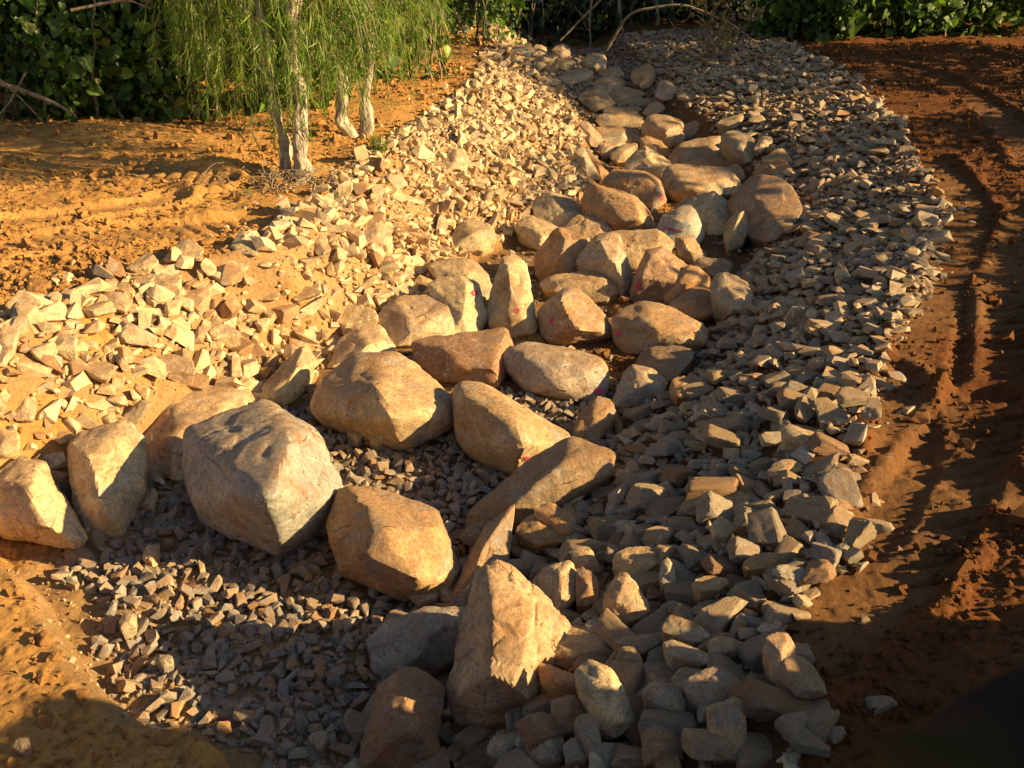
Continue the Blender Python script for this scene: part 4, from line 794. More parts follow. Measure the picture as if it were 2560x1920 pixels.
def rubble():
    rng = np.random.default_rng(11)
    n = 420000
    y = np.exp(rng.uniform(math.log(2.0), math.log(25.5), n * 2))
    # uniform over area: weight by y
    y = y[rng.uniform(size=len(y)) < y / 25.5]
    y2 = rng.uniform(2.0, 9.0, 150000)
    y = np.concatenate([y, y2])
    lo, li, ri, ro = edges(y)
    x = lo - .7 + rng.uniform(size=len(y)) * (ro - lo + 1.5)
    w = .15 * fbm2(x * 2.3, y * 2.3, 91)
    left = (x < li) & (y > 4.4); right = x > ri
    far = sstep(12, 18, y) * .25 + 1
    # mean size of the stones by place
    s = np.where(left, np.interp(y, [3, 7, 9.5, 11, 20], [.082, .080, .066, .060, .075]),
        np.where(right, np.interp(y, [2.5, 4.0, 5.0, 9, 20], [.088, .072, .062, .062, .066]), np.interp(y, [3, 6, 8, 20], [.056, .056, .07, .09])))
    s = s * np.exp(rng.normal(0, .48, len(y)))
    s = np.clip(s, .03, .26)
    pool = (~left) & (~right)
    s = np.where(pool, np.clip(s, .03, .11), s)
    ok = ((x > lo + w * .5 - .05) & (y > 4.7) | (x > li + w * 1.1 - .12 + .16 * rng.uniform(size=len(x)))) & (x < ro + w * .5 + .05)
    ok |= (rng.uniform(size=len(x)) < .018 * np.exp(-np.maximum(x - ro, 0) / .3)) & (x > ro)
    ok |= (rng.uniform(size=len(x)) < .02) & (x < lo) & (y > 5)
    edge = np.minimum(x - lo, ro - x)
    ok &= ~((edge < .15) & (rng.uniform(size=len(y)) < .3 - edge))
    # the gravel pool lies between the left dirt and the near boulders; the floor further up shows earth between boulders
    ok &= ~(pool & (y > 6.4) & (y < 16) & (rng.uniform(size=len(y)) < .97))
    ok &= ~((y > 21.0) | ((y > 18.8) & (x > ri + .3) & (rng.uniform(size=len(y)) < .3)))
    # near left corner of the floor is bare earth
    soil = np.zeros(len(x))
    for sx, sy, sr, st in SOIL:
        soil = np.maximum(soil, st * np.exp(-((x - sx) ** 2 + (y - sy) ** 2) / sr ** 2))
    ok &= ~((rng.uniform(size=len(y)) < soil))
    x, y, s, left, right, pool, soil = [a[ok] for a in (x, y, s, left, right, pool, soil)]
    order = np.argsort(-s)
    x, y, s, left, right, pool, soil = [a[order] for a in (x, y, s, left, right, pool, soil)]
    cell = .27; grid = {}
    rej = np.where(left, .215, .26)
    keep = []
    foots = [(f[0][0], f[0][1], f[2] * .75, [tuple(p) for p in f[1]]) for f in FOOT]
    fg = {}
    for k, f in enumerate(foots):
        r = f[2] + .2
        for a in range(int((f[0] - r) // .5), int((f[0] + r) // .5) + 1):
            for b in range(int((f[1] - r) // .5), int((f[1] + r) // .5) + 1):
                fg.setdefault((a, b), []).append(k)
    for i in range(len(x)):
        px, py, ps = x[i], y[i], s[i]
        bad = False
        for k in fg.get((int(px // .5), int(py // .5)), ()):
            f = foots[k]
            if abs(px - f[0]) < f[2] and abs(py - f[1]) < f[2] and in_poly(px + (f[0] - px) * (-.1 if ps > .07 else .15), py + (f[1] - py) * (-.1 if ps > .07 else .15), f[3]): bad = True; break
        if bad: continue
        a, b = int(px // cell), int(py // cell)
        for aa in (a - 1, a, a + 1):
            for bb in (b - 1, b, b + 1):
                for (qx, qy, qs) in grid.get((aa, bb), ()):
                    if (px - qx) ** 2 + (py - qy) ** 2 < (rej[i] * (ps + qs)) ** 2: bad = True; break
                if bad: break
            if bad: break
        if bad: continue
        grid.setdefault((a, b), []).append((px, py, ps)); keep.append(i)
    keep = np.array(keep)
    x, y, s, left, right, pool, soil = [a[keep] for a in (x, y, s, left, right, pool, soil)]
    n = len(x)
    asp = np.stack([rng.uniform(1.0, 1.45, n), rng.uniform(.7, 1.0, n), rng.uniform(.45, .8, n)], 1)
    asp[right, 2] *= .8
    tilt = np.where(right, .28, .5)
    rot = euler_m(rng.normal(0, 1, n) * tilt, rng.normal(0, 1, n) * tilt, np.where(right & (rng.uniform(size=n) < .6), rng.normal(.15, .5, n), rng.uniform(0, 6.28, n)))
    scl = asp * s[:, None]
    z = ground_z(x, y) + s * .22 * rng.uniform(-.6, 1.8, n)
    pos = np.stack([x, y, z], 1)
    # colour of each stone
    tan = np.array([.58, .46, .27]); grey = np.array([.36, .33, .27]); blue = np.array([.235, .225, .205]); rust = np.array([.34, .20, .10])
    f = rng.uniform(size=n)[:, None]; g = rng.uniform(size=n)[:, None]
    cl = tan * 1.18 * (1 - .3 * f) + grey * 1.1 * .3 * f  # dusty tan, lightened and yellowed to stand in for glare on the left bank
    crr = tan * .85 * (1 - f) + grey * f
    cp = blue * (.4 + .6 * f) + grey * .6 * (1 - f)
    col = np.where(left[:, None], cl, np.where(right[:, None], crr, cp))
    col = np.where(g < .10, rust, col)
    col = np.where((g > .93) & ~pool[:, None], np.array([.55, .47, .33]), col)
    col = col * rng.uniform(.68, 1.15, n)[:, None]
    dusty = (rng.uniform(size=n) < .3)[:, None]
    dusty = dusty | ((rng.uniform(size=n) < .25) & left)[:, None]
    col = np.where(dusty, col * .6 + np.array([.46, .30, .15]) * .4, col)
    # 300 of this kind that show largest become things of their own
    dist = np.sqrt(x ** 2 + y ** 2 + (CAM_Z - z) ** 2)
    fwd = y * math.cos(R(28)) + (CAM_Z - z) * math.sin(R(28))
    u = x / fwd; v = (y * math.sin(R(28)) - (CAM_Z - z) * math.cos(R(28))) / fwd
    inside = (np.abs(u) < .545) & (v > -.405) & (v < .41)
    app = np.where(inside, s / dist, 0)
    top = np.argsort(-app)[:NTOP]
    rest = np.setdiff1d(np.arange(n), top)
    m = 30000
    cy = np.sqrt(rng.uniform(2.6 ** 2, 12.5 ** 2, m)); clo, cli, cri, cro = edges(cy)
    cx = clo + rng.uniform(size=m) * (cro - clo)
    okc = (masks(cx, cy) > .25) & ~((cx > cli) & (cx < cri) & (cy > 6.6)) & (np.abs(cx) < .62 * cy + .5)
    cx, cy = cx[okc], cy[okc]; m = len(cx)
    cs = np.clip(.018 * np.exp(rng.normal(0, .45, m)) * (1 + .03 * cy), .010, .045)
    cpos = np.stack([cx, cy, ground_z(cx, cy) + cs * .2], 1)
    crot = euler_m(*rng.uniform(0, 6.28, (3, m))); cscl = cs[:, None] * rng.uniform(.7, 1.4, (m, 3))
    clf = (cx < edges(cy)[1])[:, None]
    ccol = np.where(clf, np.array([.50, .37, .21]), np.array([.30, .225, .15])) * rng.uniform(.6, 1.15, m)[:, None]
    chip = proto_hulls(10, 7, 66, .3)
    CV, CF, CCc = join_protos(chip, rng.integers(0, 10, m), cpos, crot, cscl, ccol)
    protos = proto_hulls(26, 13, 5, .5, True) + proto_hulls(20, 11, 6, .35)
    which = rng.integers(0, len(protos), n)
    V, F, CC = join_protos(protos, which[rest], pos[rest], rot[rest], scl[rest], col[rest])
    F = np.vstack([F, CF + len(V)]); V = np.vstack([V, CV]); CC = np.vstack([CC, CCc])
    o = obj('riprap_rubble', mesh_np('riprap_rubble', V, F, M['rubble'], False, {'col': CC}))
    tag(o, 'thousands of small broken stones covering both banks and the channel floor', 'rubble', kind='stuff')
    mes = []
    for k in range(44):
        q = block_points(rng, .35) * .5
        VV, FF = worn_stone(q, 4, 900 + k, p=70, rough=1.0, chips=4)
        mes.append(mesh_np('rock', VV, FF, M['rock'], True)); mes[-1].set_sharp_from_angle(angle=R(24))
    names = []
    for j, i in enumerate(top):
        o = obj('rock', mes[j % len(mes)])
        Mx = Matrix([[*(rot[i][r] * scl[i])] for r in range(3)]).to_4x4()
        o.matrix_world = Matrix.Translation(Vector(pos[i])) @ Mx
        o.color = (*col[i], 1)
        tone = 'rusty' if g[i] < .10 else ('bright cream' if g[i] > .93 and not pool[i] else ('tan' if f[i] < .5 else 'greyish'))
        if left[i]:
            place = 'the sunlit left bank, ' + ('near the left edge of the photo' if u[i] < -.35 else ('between the soil patch and the channel' if y[i] < 8 else 'up towards the white-barked trees'))
            grp = 'larger loose stones on the left bank'
        elif right[i]:
            place = 'the right riprap, ' + ('at the bottom of the photo' if v[i] < -.27 else ('level with the triangular boulder' if v[i] < -.15 else ('beside the dark leaning slab' if v[i] < -.02 else 'along the upper channel')))
            grp = 'larger loose stones on the right riprap'
        else:
            place = 'the shaded channel floor, ' + ('in the front gravel pool' if v[i] < -.16 else 'among the boulders behind the pool')
            grp = 'larger stones on the channel floor'
        best, bd = None, 9
        for fc, fp, fs, fl in NEAR:
            d_ = math.hypot(fc[0] - x[i], fc[1] - y[i])
            if d_ < bd: best, bd = (fc, fl), d_
        lab = tone + ' angular stone on ' + place
        if best and bd < 1.3:
            dx, dy = x[i] - best[0][0], y[i] - best[0][1]
            way = ('right of' if dx > 0 else 'left of') if abs(dx) > abs(dy) else ('behind' if dy > 0 else 'in front of')
            step = 'touching, ' if bd < .3 else ''
            lab = ('small ' if s[i] < .17 else 'large ') + tone + ' stone ' + ('just ' if bd < .4 else 'further ' if bd > .8 else '') + way + ' the ' + best[1]
        tag(o, lab, 'rock', grp)
    return n
NTOP = 200
NR = rubble()

def clods():
    rng = np.random.default_rng(21)
    n = 60000
    y = np.sqrt(rng.uniform(2.2 ** 2, 19 ** 2, n)); x = rng.uniform(-.66, .66, n) * y + rng.normal(0, .3, n)
    y = np.concatenate([y, rng.uniform(2.2, 8, 50000)]); x = np.concatenate([x, rng.uniform(-1, 1, 50000) * 5.5])
    cv = masks(x, y); lo, li, ri, ro = edges(y)
    thr = .5 + .5 * noise2(x * 1.5, y * 1.5, 61)
    for sx, sy, sr, st in SOIL:
        cv = np.minimum(cv, 1 - np.exp(-((x - sx) ** 2 + (y - sy) ** 2) / sr ** 2))
    for pts, width, pitch, depth, skew in TRACKS:
        d, s_, side = seg_dist(x, y, pts)
        thr = thr * np.where(d < width * .45, .25, 1)
    ok = (cv < .5) & (rng.uniform(size=len(x)) < thr) & (y < 19.5)
    ok &= (np.abs(x) < .62 * y + .4)
    x, y = x[ok], y[ok]; n = len(x)
    s = np.clip(.017 * np.exp(rng.normal(0, .6, n)) * (1 + .05 * y), .009, .13)
    pos = np.stack([x, y, ground_z(x, y) + s * .2], 1)
    rot = euler_m(rng.uniform(0, 6, n), rng.uniform(0, 6, n), rng.uniform(0, 6, n))
    scl = s[:, None] * rng.uniform(.7, 1.3, (n, 3))
    protos = proto_hulls(12, 11, 8, .35)
    li2, ri2 = np.interp(y, EDGE['LI'][1], EDGE['LI'][0]), np.interp(y, EDGE['RI'][1], EDGE['RI'][0])
    V, F, red = join_protos(protos, rng.integers(0, 12, n), pos, rot, scl, sstep(-.5, 1.5, x - (li2 + ri2) / 2) * .85)
    o = obj('earth_crumbs', mesh_np('earth_crumbs', V, F, M['clod'], False, {'red': red}))
    tag(o, 'loose crumbs of orange brown earth scattered over the dirt', 'soil', kind='stuff')
clods()

# ---------------------------------------------------------------- plants
def tube(path, rad, seg=8, wob=0, seed=0):
    P = np.array(path, float); n = len(P)
    rad = np.interp(np.linspace(0, 1, n), np.linspace(0, 1, len(rad)), rad)
    T = np.gradient(P, axis=0); T /= np.linalg.norm(T, axis=1)[:, None]
    ref = np.array([1.0, .1, 0]) if abs(T[0][2]) > .6 else np.array([0, 0, 1.0])
    A = np.cross(T, ref); A /= np.linalg.norm(A, axis=1)[:, None]
    B = np.cross(T, A)
    th = np.linspace(0, 2 * math.pi, seg, endpoint=False)
    V = P[:, None] + (A[:, None] * np.cos(th)[None, :, None] + B[:, None] * np.sin(th)[None, :, None]) * rad[:, None, None]
    V = V.reshape(-1, 3)
    if wob:
        V = V + (V - np.repeat(P, seg, 0)) * (fbm3(V * np.array([14, 14, 5.]), seed, 3) * wob)[:, None]
    i = np.arange(n - 1)[:, None] * seg; j = np.arange(seg)[None]
    F = np.stack([i + j, i + (j + 1) % seg, i + seg + (j + 1) % seg, i + seg + j], -1).reshape(-1, 4)
    cap = len(V)
    V = np.vstack([V, P[-1:] + T[-1:] * rad[-1]])
    tip = np.array([[(n - 1) * seg + k, (n - 1) * seg + (k + 1) % seg, cap, cap] for k in range(seg)])
    F = np.vstack([F, tip])
    return V, F

def merge(parts):
    Vs, Fs, b = [], [], 0
    for V, F in parts:
        Vs.append(V); Fs.append(F + b); b += len(V)
    return np.vstack(Vs), np.vstack(Fs)

def quads_mesh(name, V, F, mat, smooth=True, attrs=None):
    # faces that repeat their last vertex are triangles
    me = bpy.data.meshes.new(name)
    me.from_pydata([tuple(v) for v in V], [], [tuple(f[:3]) if f[2] == f[3] else tuple(f) for f in F.tolist()])
    me.polygons.foreach_set('use_smooth', np.full(len(me.polygons), smooth, dtype=bool))
    me.materials.append(mat)
    return me

def wander(p0, p1, n, amp, seed, sag=0):
    rng = np.random.default_rng(seed)
    t = np.linspace(0, 1, n)[:, None]
    P = np.array(p0) * (1 - t) + np.array(p1) * t
    w = np.cumsum(rng.normal(0, 1, (n, 3)), 0); w -= w[0] + (w[-1] - w[0]) * t
    P = P + w / max(1e-6, np.abs(w).max()) * amp
    P[:, 2] += (np.sin(t[:, 0] * math.pi)) * sag
    return P

HEART = (np.array([[0, 0, 0], [.0, .52, -.10], [0, 1.0, -.30], [-.30, -.10, .05], [-.52, .22, .06], [-.36, .62, -.06], [.30, -.10, .05], [.52, .22, .06], [.36, .62, -.06]]),
         np.array([[0, 1, 4, 3], [1, 2, 5, 4], [0, 6, 7, 1], [1, 7, 8, 2]]))
NARROW = (np.array([[0, 0, 0], [-.034, .3, .0], [.034, .3, 0], [-.031, .65, -.04], [.031, .65, -.04], [0, 1, -.14]]),
          np.array([[0, 2, 1, 1], [1, 2, 4, 3], [3, 4, 5, 5]]))
OVAL = (np.array([[0, 0, 0], [-.3, .45, .05], [0, 1, -.12], [.3, .45, .05]]), np.array([[0, 1, 2, 3]]) [:, ::-1])

def frames(tipdir, normal):
    y = tipdir / np.linalg.norm(tipdir, axis=1)[:, None]
    x = np.cross(y, normal); x /= np.maximum(np.linalg.norm(x, axis=1), 1e-6)[:, None]
    z = np.cross(x, y)
    return np.stack([x, y, z], -1)

def leaves(parent, proto, pos, rot, size, mat, mat_one, nparts, seed, name='leaf', mass='foliage'):
    """the leaves that show largest are parts of their own, the rest one mass"""
    rng = np.random.default_rng(seed)
    PV, PF = proto
    fwd = pos[:, 1] * math.cos(R(28)) + (CAM_Z - pos[:, 2]) * math.sin(R(28))
    u = pos[:, 0] / fwd; v = (pos[:, 1] * math.sin(R(28)) - (CAM_Z - pos[:, 2]) * math.cos(R(28))) / fwd
    app = size / fwd * (np.abs(u) < .55) * (np.abs(v) < .41) * (1 + .15 * rng.uniform(size=len(pos)))
    top = np.argsort(-app)[:nparts] if nparts else np.array([], int)
    rest = np.setdiff1d(np.arange(len(pos)), top)
    V = np.einsum('nij,nkj->nki', rot[rest], PV[None] * size[rest][:, None, None]) + pos[rest][:, None, :]
    F = (PF[None] + (np.arange(len(rest)) * len(PV))[:, None, None]).reshape(-1, 4)
    tv = np.clip(.42 + .38 * fbm3(pos[rest] * 2.2, seed, 2) + rng.normal(0, .2, len(rest)), 0, .92)
    tv = np.where(rng.uniform(size=len(rest)) < .02, 1, tv)
    tint = np.repeat(tv, len(PV))
    tri = F[:, 2] == F[:, 3]
    V = V.reshape(-1, 3)
    F3 = np.vstack([F[tri][:, :3], F[~tri][:, [0, 1, 2]], F[~tri][:, [0, 2, 3]]])
    m = obj(mass, mesh_np(mass, V, F3, mat, False, {'tint': tint}), parent)
    m['kind'] = 'stuff'
    if nparts:
        F1 = PF; t1 = F1[:, 2] == F1[:, 3]
        F13 = np.vstack([F1[t1][:, :3], F1[~t1][:, [0, 1, 2]], F1[~t1][:, [0, 2, 3]]])
        me = mesh_np(name, PV, F13, mat_one, False)
        for i in top:
            o = bpy.data.objects.new(name, me); C.objects.link(o); o.parent = parent
            o.matrix_basis = Matrix.Translation(Vector(pos[i])) @ Matrix([[*(rot[i][r] * size[i])] for r in range(3)]).to_4x4()
    return m

def root(name, loc):
    e = bpy.data.objects.new(name, None); C.objects.link(e); e.location = (0, 0, 0)
    e.empty_display_size = .2
    return e

def blob_leaves(blobs, n, rng, shell=.7, droop=.6):
    """positions and frames for leaves over lumpy volumes; outward faces and drooping tips"""
    vol = np.array([b[3] * b[4] + b[4] * b[5] for b in blobs]); vol = vol / vol.sum()
    k = rng.choice(len(blobs), n, p=vol)
    B = np.array(blobs)
    d = rng.normal(size=(n, 3)); d /= np.linalg.norm(d, axis=1)[:, None]
    r = np.where(rng.uniform(size=n) < shell, rng.normal(1, .09, n), rng.uniform(.3, 1, n))
    lump = 1 + .28 * fbm3((d * 2.3 + B[k, :3] * .9), 5, 3)
    pos = B[k, :3] + d * (r * lump)[:, None] * B[k, 3:6]
    nor = d + rng.normal(0, .75, (n, 3)) + np.array([.25, -.1, .35])
    tip = rng.normal(0, .5, (n, 3)) + np.array([0, 0, -droop]) + d * .25
    tip -= nor * (tip * nor).sum(1)[:, None] / (nor * nor).sum(1)[:, None]
    return pos, frames(tip, nor)

# --- thicket shrubs behind the left dirt
def vine_shrub(x, y, w, h, nleaf, seed, label, nparts, size=.082, stems=12, mat='vine'):
    rng = np.random.default_rng(seed)
    e = root('vine_shrub', (x, y, 0)); z0 = gz(x, y) - .05
    tag(e, label, 'shrub', 'leafy vine shrubs behind the stone channel')
    blobs = []
    for k in range(9):
        a = rng.uniform(0, 6.28)
        blobs.append((x + rng.uniform(-.55, .55) * w, y + rng.uniform(-.1, .5), z0 + rng.uniform(.18, .95) * h, rng.uniform(.35, .6) * w, rng.uniform(.45, .7), rng.uniform(.22, .34) * h))
    blobs.append((x, y + .1, z0 + .18 * h, w * .62, .5, .22 * h))
    pos, rot = blob_leaves(blobs, nleaf, rng, .55)
    ok = pos[:, 2] > z0 + .02
    pos, rot = pos[ok], rot[ok]
    sz = size * np.exp(rng.normal(0, .38, len(pos)))
    leaves(e, HEART, pos, rot, sz, M[mat], M['vine_one'], nparts, seed)
    for k in range(stems):
        xa = x + rng.uniform(-.6, .6) * w; ya = y + rng.uniform(-.2, .25)
        P = wander((xa, ya, z0), (xa + rng.normal(0, .5), ya + rng.uniform(-.5, .2), z0 + h * rng.uniform(.6, 1.0)), 14, .16, seed * 31 + k)
        V, F = tube(P, [.022, .012, .004], 6)
        obj('stem', quads_mesh('stem', V, F, M['twig'] if k % 3 else M['bark']), e)
    return e

SHADE = [(10.8, 7.2, 2.2, 1.4, 600, 603, 'low tree outside the photo beyond the right-hand dirt'),
 (12.5, 10, 3.2, 1.7, 1200, 604, 'middle tree of the row outside the right edge of the photo'),
 (15.0, 13.5, 5.5, 2.4, 2600, 605, 'largest tree of the row outside the right edge of the photo'),
 (12.5, 16.3, 5.0, 1.9, 2600, 606, 'tree outside the right edge of the photo, farthest from the camera')]

for a in [(-7.4, 11.6, 1.3, 3.4, 3800, 301, 'dark leafy vine shrub at the far left edge, behind the orange dirt', 60),
          (-5.9, 11.9, 1.2, 3.3, 6200, 302, 'dark heart-leaved vine shrub with a bare grey branch in front, at left', 300),
          (-4.5, 12.2, 1.2, 3.3, 6600, 303, 'vine shrub with pale sunlit heart leaves just left of the white-barked trees', 300),
          (-3.0, 12.9, 1.2, 3.2, 4600, 304, 'vine shrub seen through the drooping foliage of the white-barked trees', 120),
          (-1.75, 15.0, 1.2, 3.0, 3200, 305, 'vine shrub just right of the white-barked trees, above bare earth', 120),
          (-.95, 18.2, 1.3, 2.9, 3000, 306, 'bright green vine shrub at the left of the dark channel head', 60)]:
    vine_shrub(*a)
for k, (x, y, lab) in enumerate([(5.9, 19.6, 'sunlit vine shrub at the right of the dark channel head'),
                                 (7.4, 19.9, 'second leafy shrub from the dark channel head behind the right dirt'),
                                 (8.9, 20.0, 'third leafy shrub from the dark channel head behind the right dirt'),
                                 (10.4, 20.2, 'leafy shrub at the top right corner of the photo')]):
    vine_shrub(x, y, 1.3, 2.9, 3400, 320 + k, lab, 30 if k < 4 else 0, size=.11, stems=6)

# --- pale vine and brown twigs hanging over the stones at the channel head
def twig_shrub():
    rng = np.random.default_rng(5)
    e = root('twiggy_shrub', (3.5, 17.4, 0)); tag(e, 'half-dead twiggy shrub with pale leaves hanging over the stones at the channel head', 'shrub')
    parts = []
    base = np.array([3.7, 17.6, gz(3.7, 17.6)])
    for k in range(16):
        P = wander(base + rng.normal(0, .12, 3) * [1, 1, 0], base + np.array([rng.uniform(-1.1, .9), rng.uniform(-.6, .3), rng.uniform(.3, 1.3)]), 14, .12, 700 + k, rng.uniform(0, .35))
        V, F = tube(P, [.016, .008, .003], 5)
        obj('stem', quads_mesh('stem', V, F, M['twig']), e)
    n = 420
    blobs = [(3.45, 17.3, 1.9, .45, .3, .5), (3.6, 17.1, 1.35, .38, .25, .35), (4.15, 17.4, 1.7, .25, .2, .3)]
    pos, rot = blob_leaves(blobs, n, rng, .4, 1.0)
    leaves(e, HEART, pos, rot, .06 * np.exp(rng.normal(0, .25, n)), M['dry_leaf'], M['vine_one'], 0, 6)
twig_shrub()

# --- paper-barked trees with hanging narrow leaves
def paperbark(label, stems, crown, nspray, seed, nparts, base_xy, clear):
    rng = np.random.default_rng(seed)
    e = root('paperbark_tree', (*base_xy, 0)); tag(e, label, 'tree', 'white-barked trees beside the left bank')
    tips = []
    for k, (P0, P1, P2, r) in enumerate(stems):
        t = np.linspace(0, 1, 90)[:, None]
        P = np.array(P0) * (1 - t) ** 2 + 2 * np.array(P1) * t * (1 - t) + np.array(P2) * t ** 2
        w = np.stack([noise2(t[:, 0] * 6, t[:, 0] * 0 + k, seed), noise2(t[:, 0] * 6, t[:, 0] * 0 + k, seed + 9), t[:, 0] * 0], 1) * .05
        P = P + w * np.minimum(1, t * 6)
        V, F = tube(P, [r * 1.45, r * 1.05, r * .95, r * .85, r * .6, r * .3], 22, .55, seed + k)
        obj('trunk', quads_mesh('trunk', V, F, M['paperbark']), e)
        for q in range(9):
            i = int(rng.uniform(35, 88)); S = P[i]
            az = rng.uniform(0, 6.28)
            E = S + np.array([math.cos(az) * rng.uniform(.5, 1.2), math.sin(az) * rng.uniform(.4, .9), rng.uniform(.1, .9)])
            B = wander(S, E, 10, .08, seed * 50 + k * 10 + q, .12)
            V, F = tube(B, [.022, .012, .005], 6)
            obj('branch', quads_mesh('branch', V, F, M['twig']), e)
    PP, DD, SZ = [], [], []
    tw = []
    cx, cy, cz, rx, ry, rz = crown
    for k in range(nspray):
        d = rng.normal(size=3); d /= np.linalg.norm(d)
        rr = rng.uniform(.35, 1.0) ** .5
        S = np.array([cx, cy, cz]) + d * rr * [rx, ry, rz]
        L = rng.uniform(.35, .75)
        out = np.array([d[0], d[1], 0]) * .5 + rng.normal(0, .25, 3) * [1, 1, 0]
        n = 9
        t = np.linspace(0, 1, n)[:, None]
        P = S + out * L * t * (1 - .45 * t) + np.array([0, 0, -1]) * L * t ** 1.5 + np.array([0, 0, .12]) * np.sin(t * 3)
        if P[:, 2].min() < gz(P[-1, 0], P[-1, 1]) + clear + rng.uniform(-.2, .5): continue
        tw.append(tube(P, [.005, .002], 3))
        m = int(rng.uniform(22, 40))
        tt = rng.uniform(.1, 1, m)
        i = tt * (n - 1); i0 = i.astype(int).clip(0, n - 2); f = (i - i0)[:, None]
        Q = P[i0] * (1 - f) + P[i0 + 1] * f
        PP.append(Q)
        dd = rng.normal(0, .42, (m, 3)) + np.array([0, 0, -1.0]) + out * .3
        DD.append(dd); SZ.append(rng.uniform(.085, .17, m))
    pos = np.vstack(PP); dd = np.vstack(DD); sz = np.concatenate(SZ)
    rot = frames(dd, rng.normal(0, 1, (len(pos), 3)) + np.array([.5, -.8, .2]))
    leaves(e, NARROW, pos, rot, sz, M['willow'], M['willow_one'], nparts, seed)
    V, F = merge(tw)
    t_ = obj('twigs', quads_mesh('twigs', V, F, M['twig']), e); t_['kind'] = 'stuff'
zb = gz(-2.26, 9.3) - .08
paperbark('nearest white-barked tree with twin trunks, on the rim of the left bank',
          [((-2.27, 9.35, zb), (-2.42, 9.4, 1.8), (-2.50, 9.7, 4.4), .050), ((-2.15, 9.30, zb), (-2.12, 9.3, 1.7), (-1.85, 9.5, 4.6), .064)],
          (-2.32, 9.55, 2.85, .92, .8, 1.45), 680, 41, 300, (-2.26, 9.3), .40)
paperbark('middle white-barked tree with one thick trunk, right of the twin-trunked one',
          [((-1.93, 10.9, zb), (-1.90, 10.9, 1.8), (-2.0, 11.0, 4.6), .066)],
          (-1.85, 10.9, 2.85, .66, .65, 1.35), 420, 42, 150, (-1.93, 10.9), .6)
paperbark('slender white-barked tree, rightmost of the three',
          [((-1.76, 11.4, zb), (-1.72, 11.4, 1.9), (-1.55, 11.5, 4.4), .055)],
          (-1.5, 11.5, 2.9, .66, .65, 1.3), 360, 43, 150, (-1.76, 11.4), .5)

# --- bare stems of the dark thicket at the channel head
rng = np.random.default_rng(88)
for k in range(26):
    x = -1.0 + k * .29 + rng.uniform(-.12, .12); y = rng.uniform(20.8, 23.5)
    z = gz(x, y) - .1
    e = root('bare_tree', (x, y, 0))
    tag(e, 'thin bare tree stem in the dark thicket at the head of the channel', 'tree', 'thin bare trees in the dark thicket')
    r = rng.uniform(.02, .055)
    P = wander((x, y, z), (x + rng.normal(0, .45), y + rng.uniform(-.3, .3), z + 4.2), 18, .12, 400 + k)
    V, F = tube(P, [r, r * .8, r * .5], 7, .15, k)
    obj('trunk', quads_mesh('trunk', V, F, M['twig'] if k % 3 == 0 else M['bark']), e)
    for q in range(4):
        i = int(rng.uniform(1, 14)); az = rng.uniform(0, 6.28)
        B = wander(P[i], P[i] + np.array([math.cos(az) * .9, math.sin(az) * .5, rng.uniform(-.2, .9)]), 9, .1, 500 + k * 5 + q, .1)
        V, F = tube(B, [r * .4, r * .25, .003], 5)
        obj('branch', quads_mesh('branch', V, F, M['twig']), e)

def stick(name, pts, r, label, cat, mat='twig', seed=0, group=None):
    P = []
    for a, b in zip(pts[:-1], pts[1:]):
        for t in np.linspace(0, 1, 8, endpoint=False): P.append(np.array(a) * (1 - t) + np.array(b) * t)
    P.append(np.array(pts[-1])); P = np.array(P)
    k = np.array([.25, .5, .25])
    for _ in range(4):
        P[1:-1] = P[:-2] * .25 + P[1:-1] * .5 + P[2:] * .25
    V, F = tube(P, [r, r * .8, r * .4], 8, .2, seed)
    o = obj(name, quads_mesh(name, V, F, M[mat])); tag(o, label, cat, group)
stick('dead_branch', [(1.9, 19.6, .7), (2.3, 19.4, 1.45), (3.3, 19.2, 1.62), (4.2, 18.9, 1.3), (4.7, 18.6, .95)], .03, 'long arching dead branch across the dark channel head', 'branch')
stick('dead_branch', [(1.0, 20.3, .8), (1.9, 20.1, 1.7), (2.4, 20.0, 2.2)], .025, 'short bare branch leaning in the dark channel head, left of the arching one', 'branch')
stick('dead_branch', [(-6.6, 10.8, 1.55), (-5.9, 10.9, 1.62), (-5.3, 11.0, 1.35), (-5.1, 11.0, 1.2)], .035, 'grey fallen branch lying against the shrubs at the far left', 'branch')
stick('dead_branch', [(-4.9, 11.0, 2.35), (-4.3, 11.1, 2.46), (-4.05, 11.1, 2.36)], .018, 'pale bent branch end poking out of the left shrubs', 'branch')
stick('dead_branch', [(-5.95, 10.7, 1.9), (-5.6, 10.75, 1.5), (-5.35, 10.7, 1.2)], .012, 'thin dry stalk slanting over the fallen grey branch', 'branch')
stick('dead_branch', [(-5.4, 10.7, 1.75), (-5.7, 10.75, 1.4), (-5.95, 10.8, 1.2)], .012, 'thin dry stalk crossing the other one at the far left', 'branch')

def sticks_on_ground():
    rng = np.random.default_rng(17); parts = []
    for k in range(90):
        x = -2.25 + rng.normal(0, .32); y = 9.0 + rng.normal(0, .2); a = rng.uniform(0, 3.14); L = rng.uniform(.12, .38)
        z = gz(x, y) + .03 + rng.uniform(0, .06)
        P = wander((x, y, z), (x + math.cos(a) * L, y + math.sin(a) * L, z + rng.uniform(-.03, .12)), 7, .04, 1000 + k, rng.uniform(0, .08))
        parts.append(tube(P, [.006, .003], 4))
    V, F = merge(parts)
    tag(obj('root_tangle', quads_mesh('root_tangle', V, F, M['twig'])), 'tangle of dry roots and twigs at the foot of the twin-trunked tree', 'twigs', kind='stuff')
sticks_on_ground()

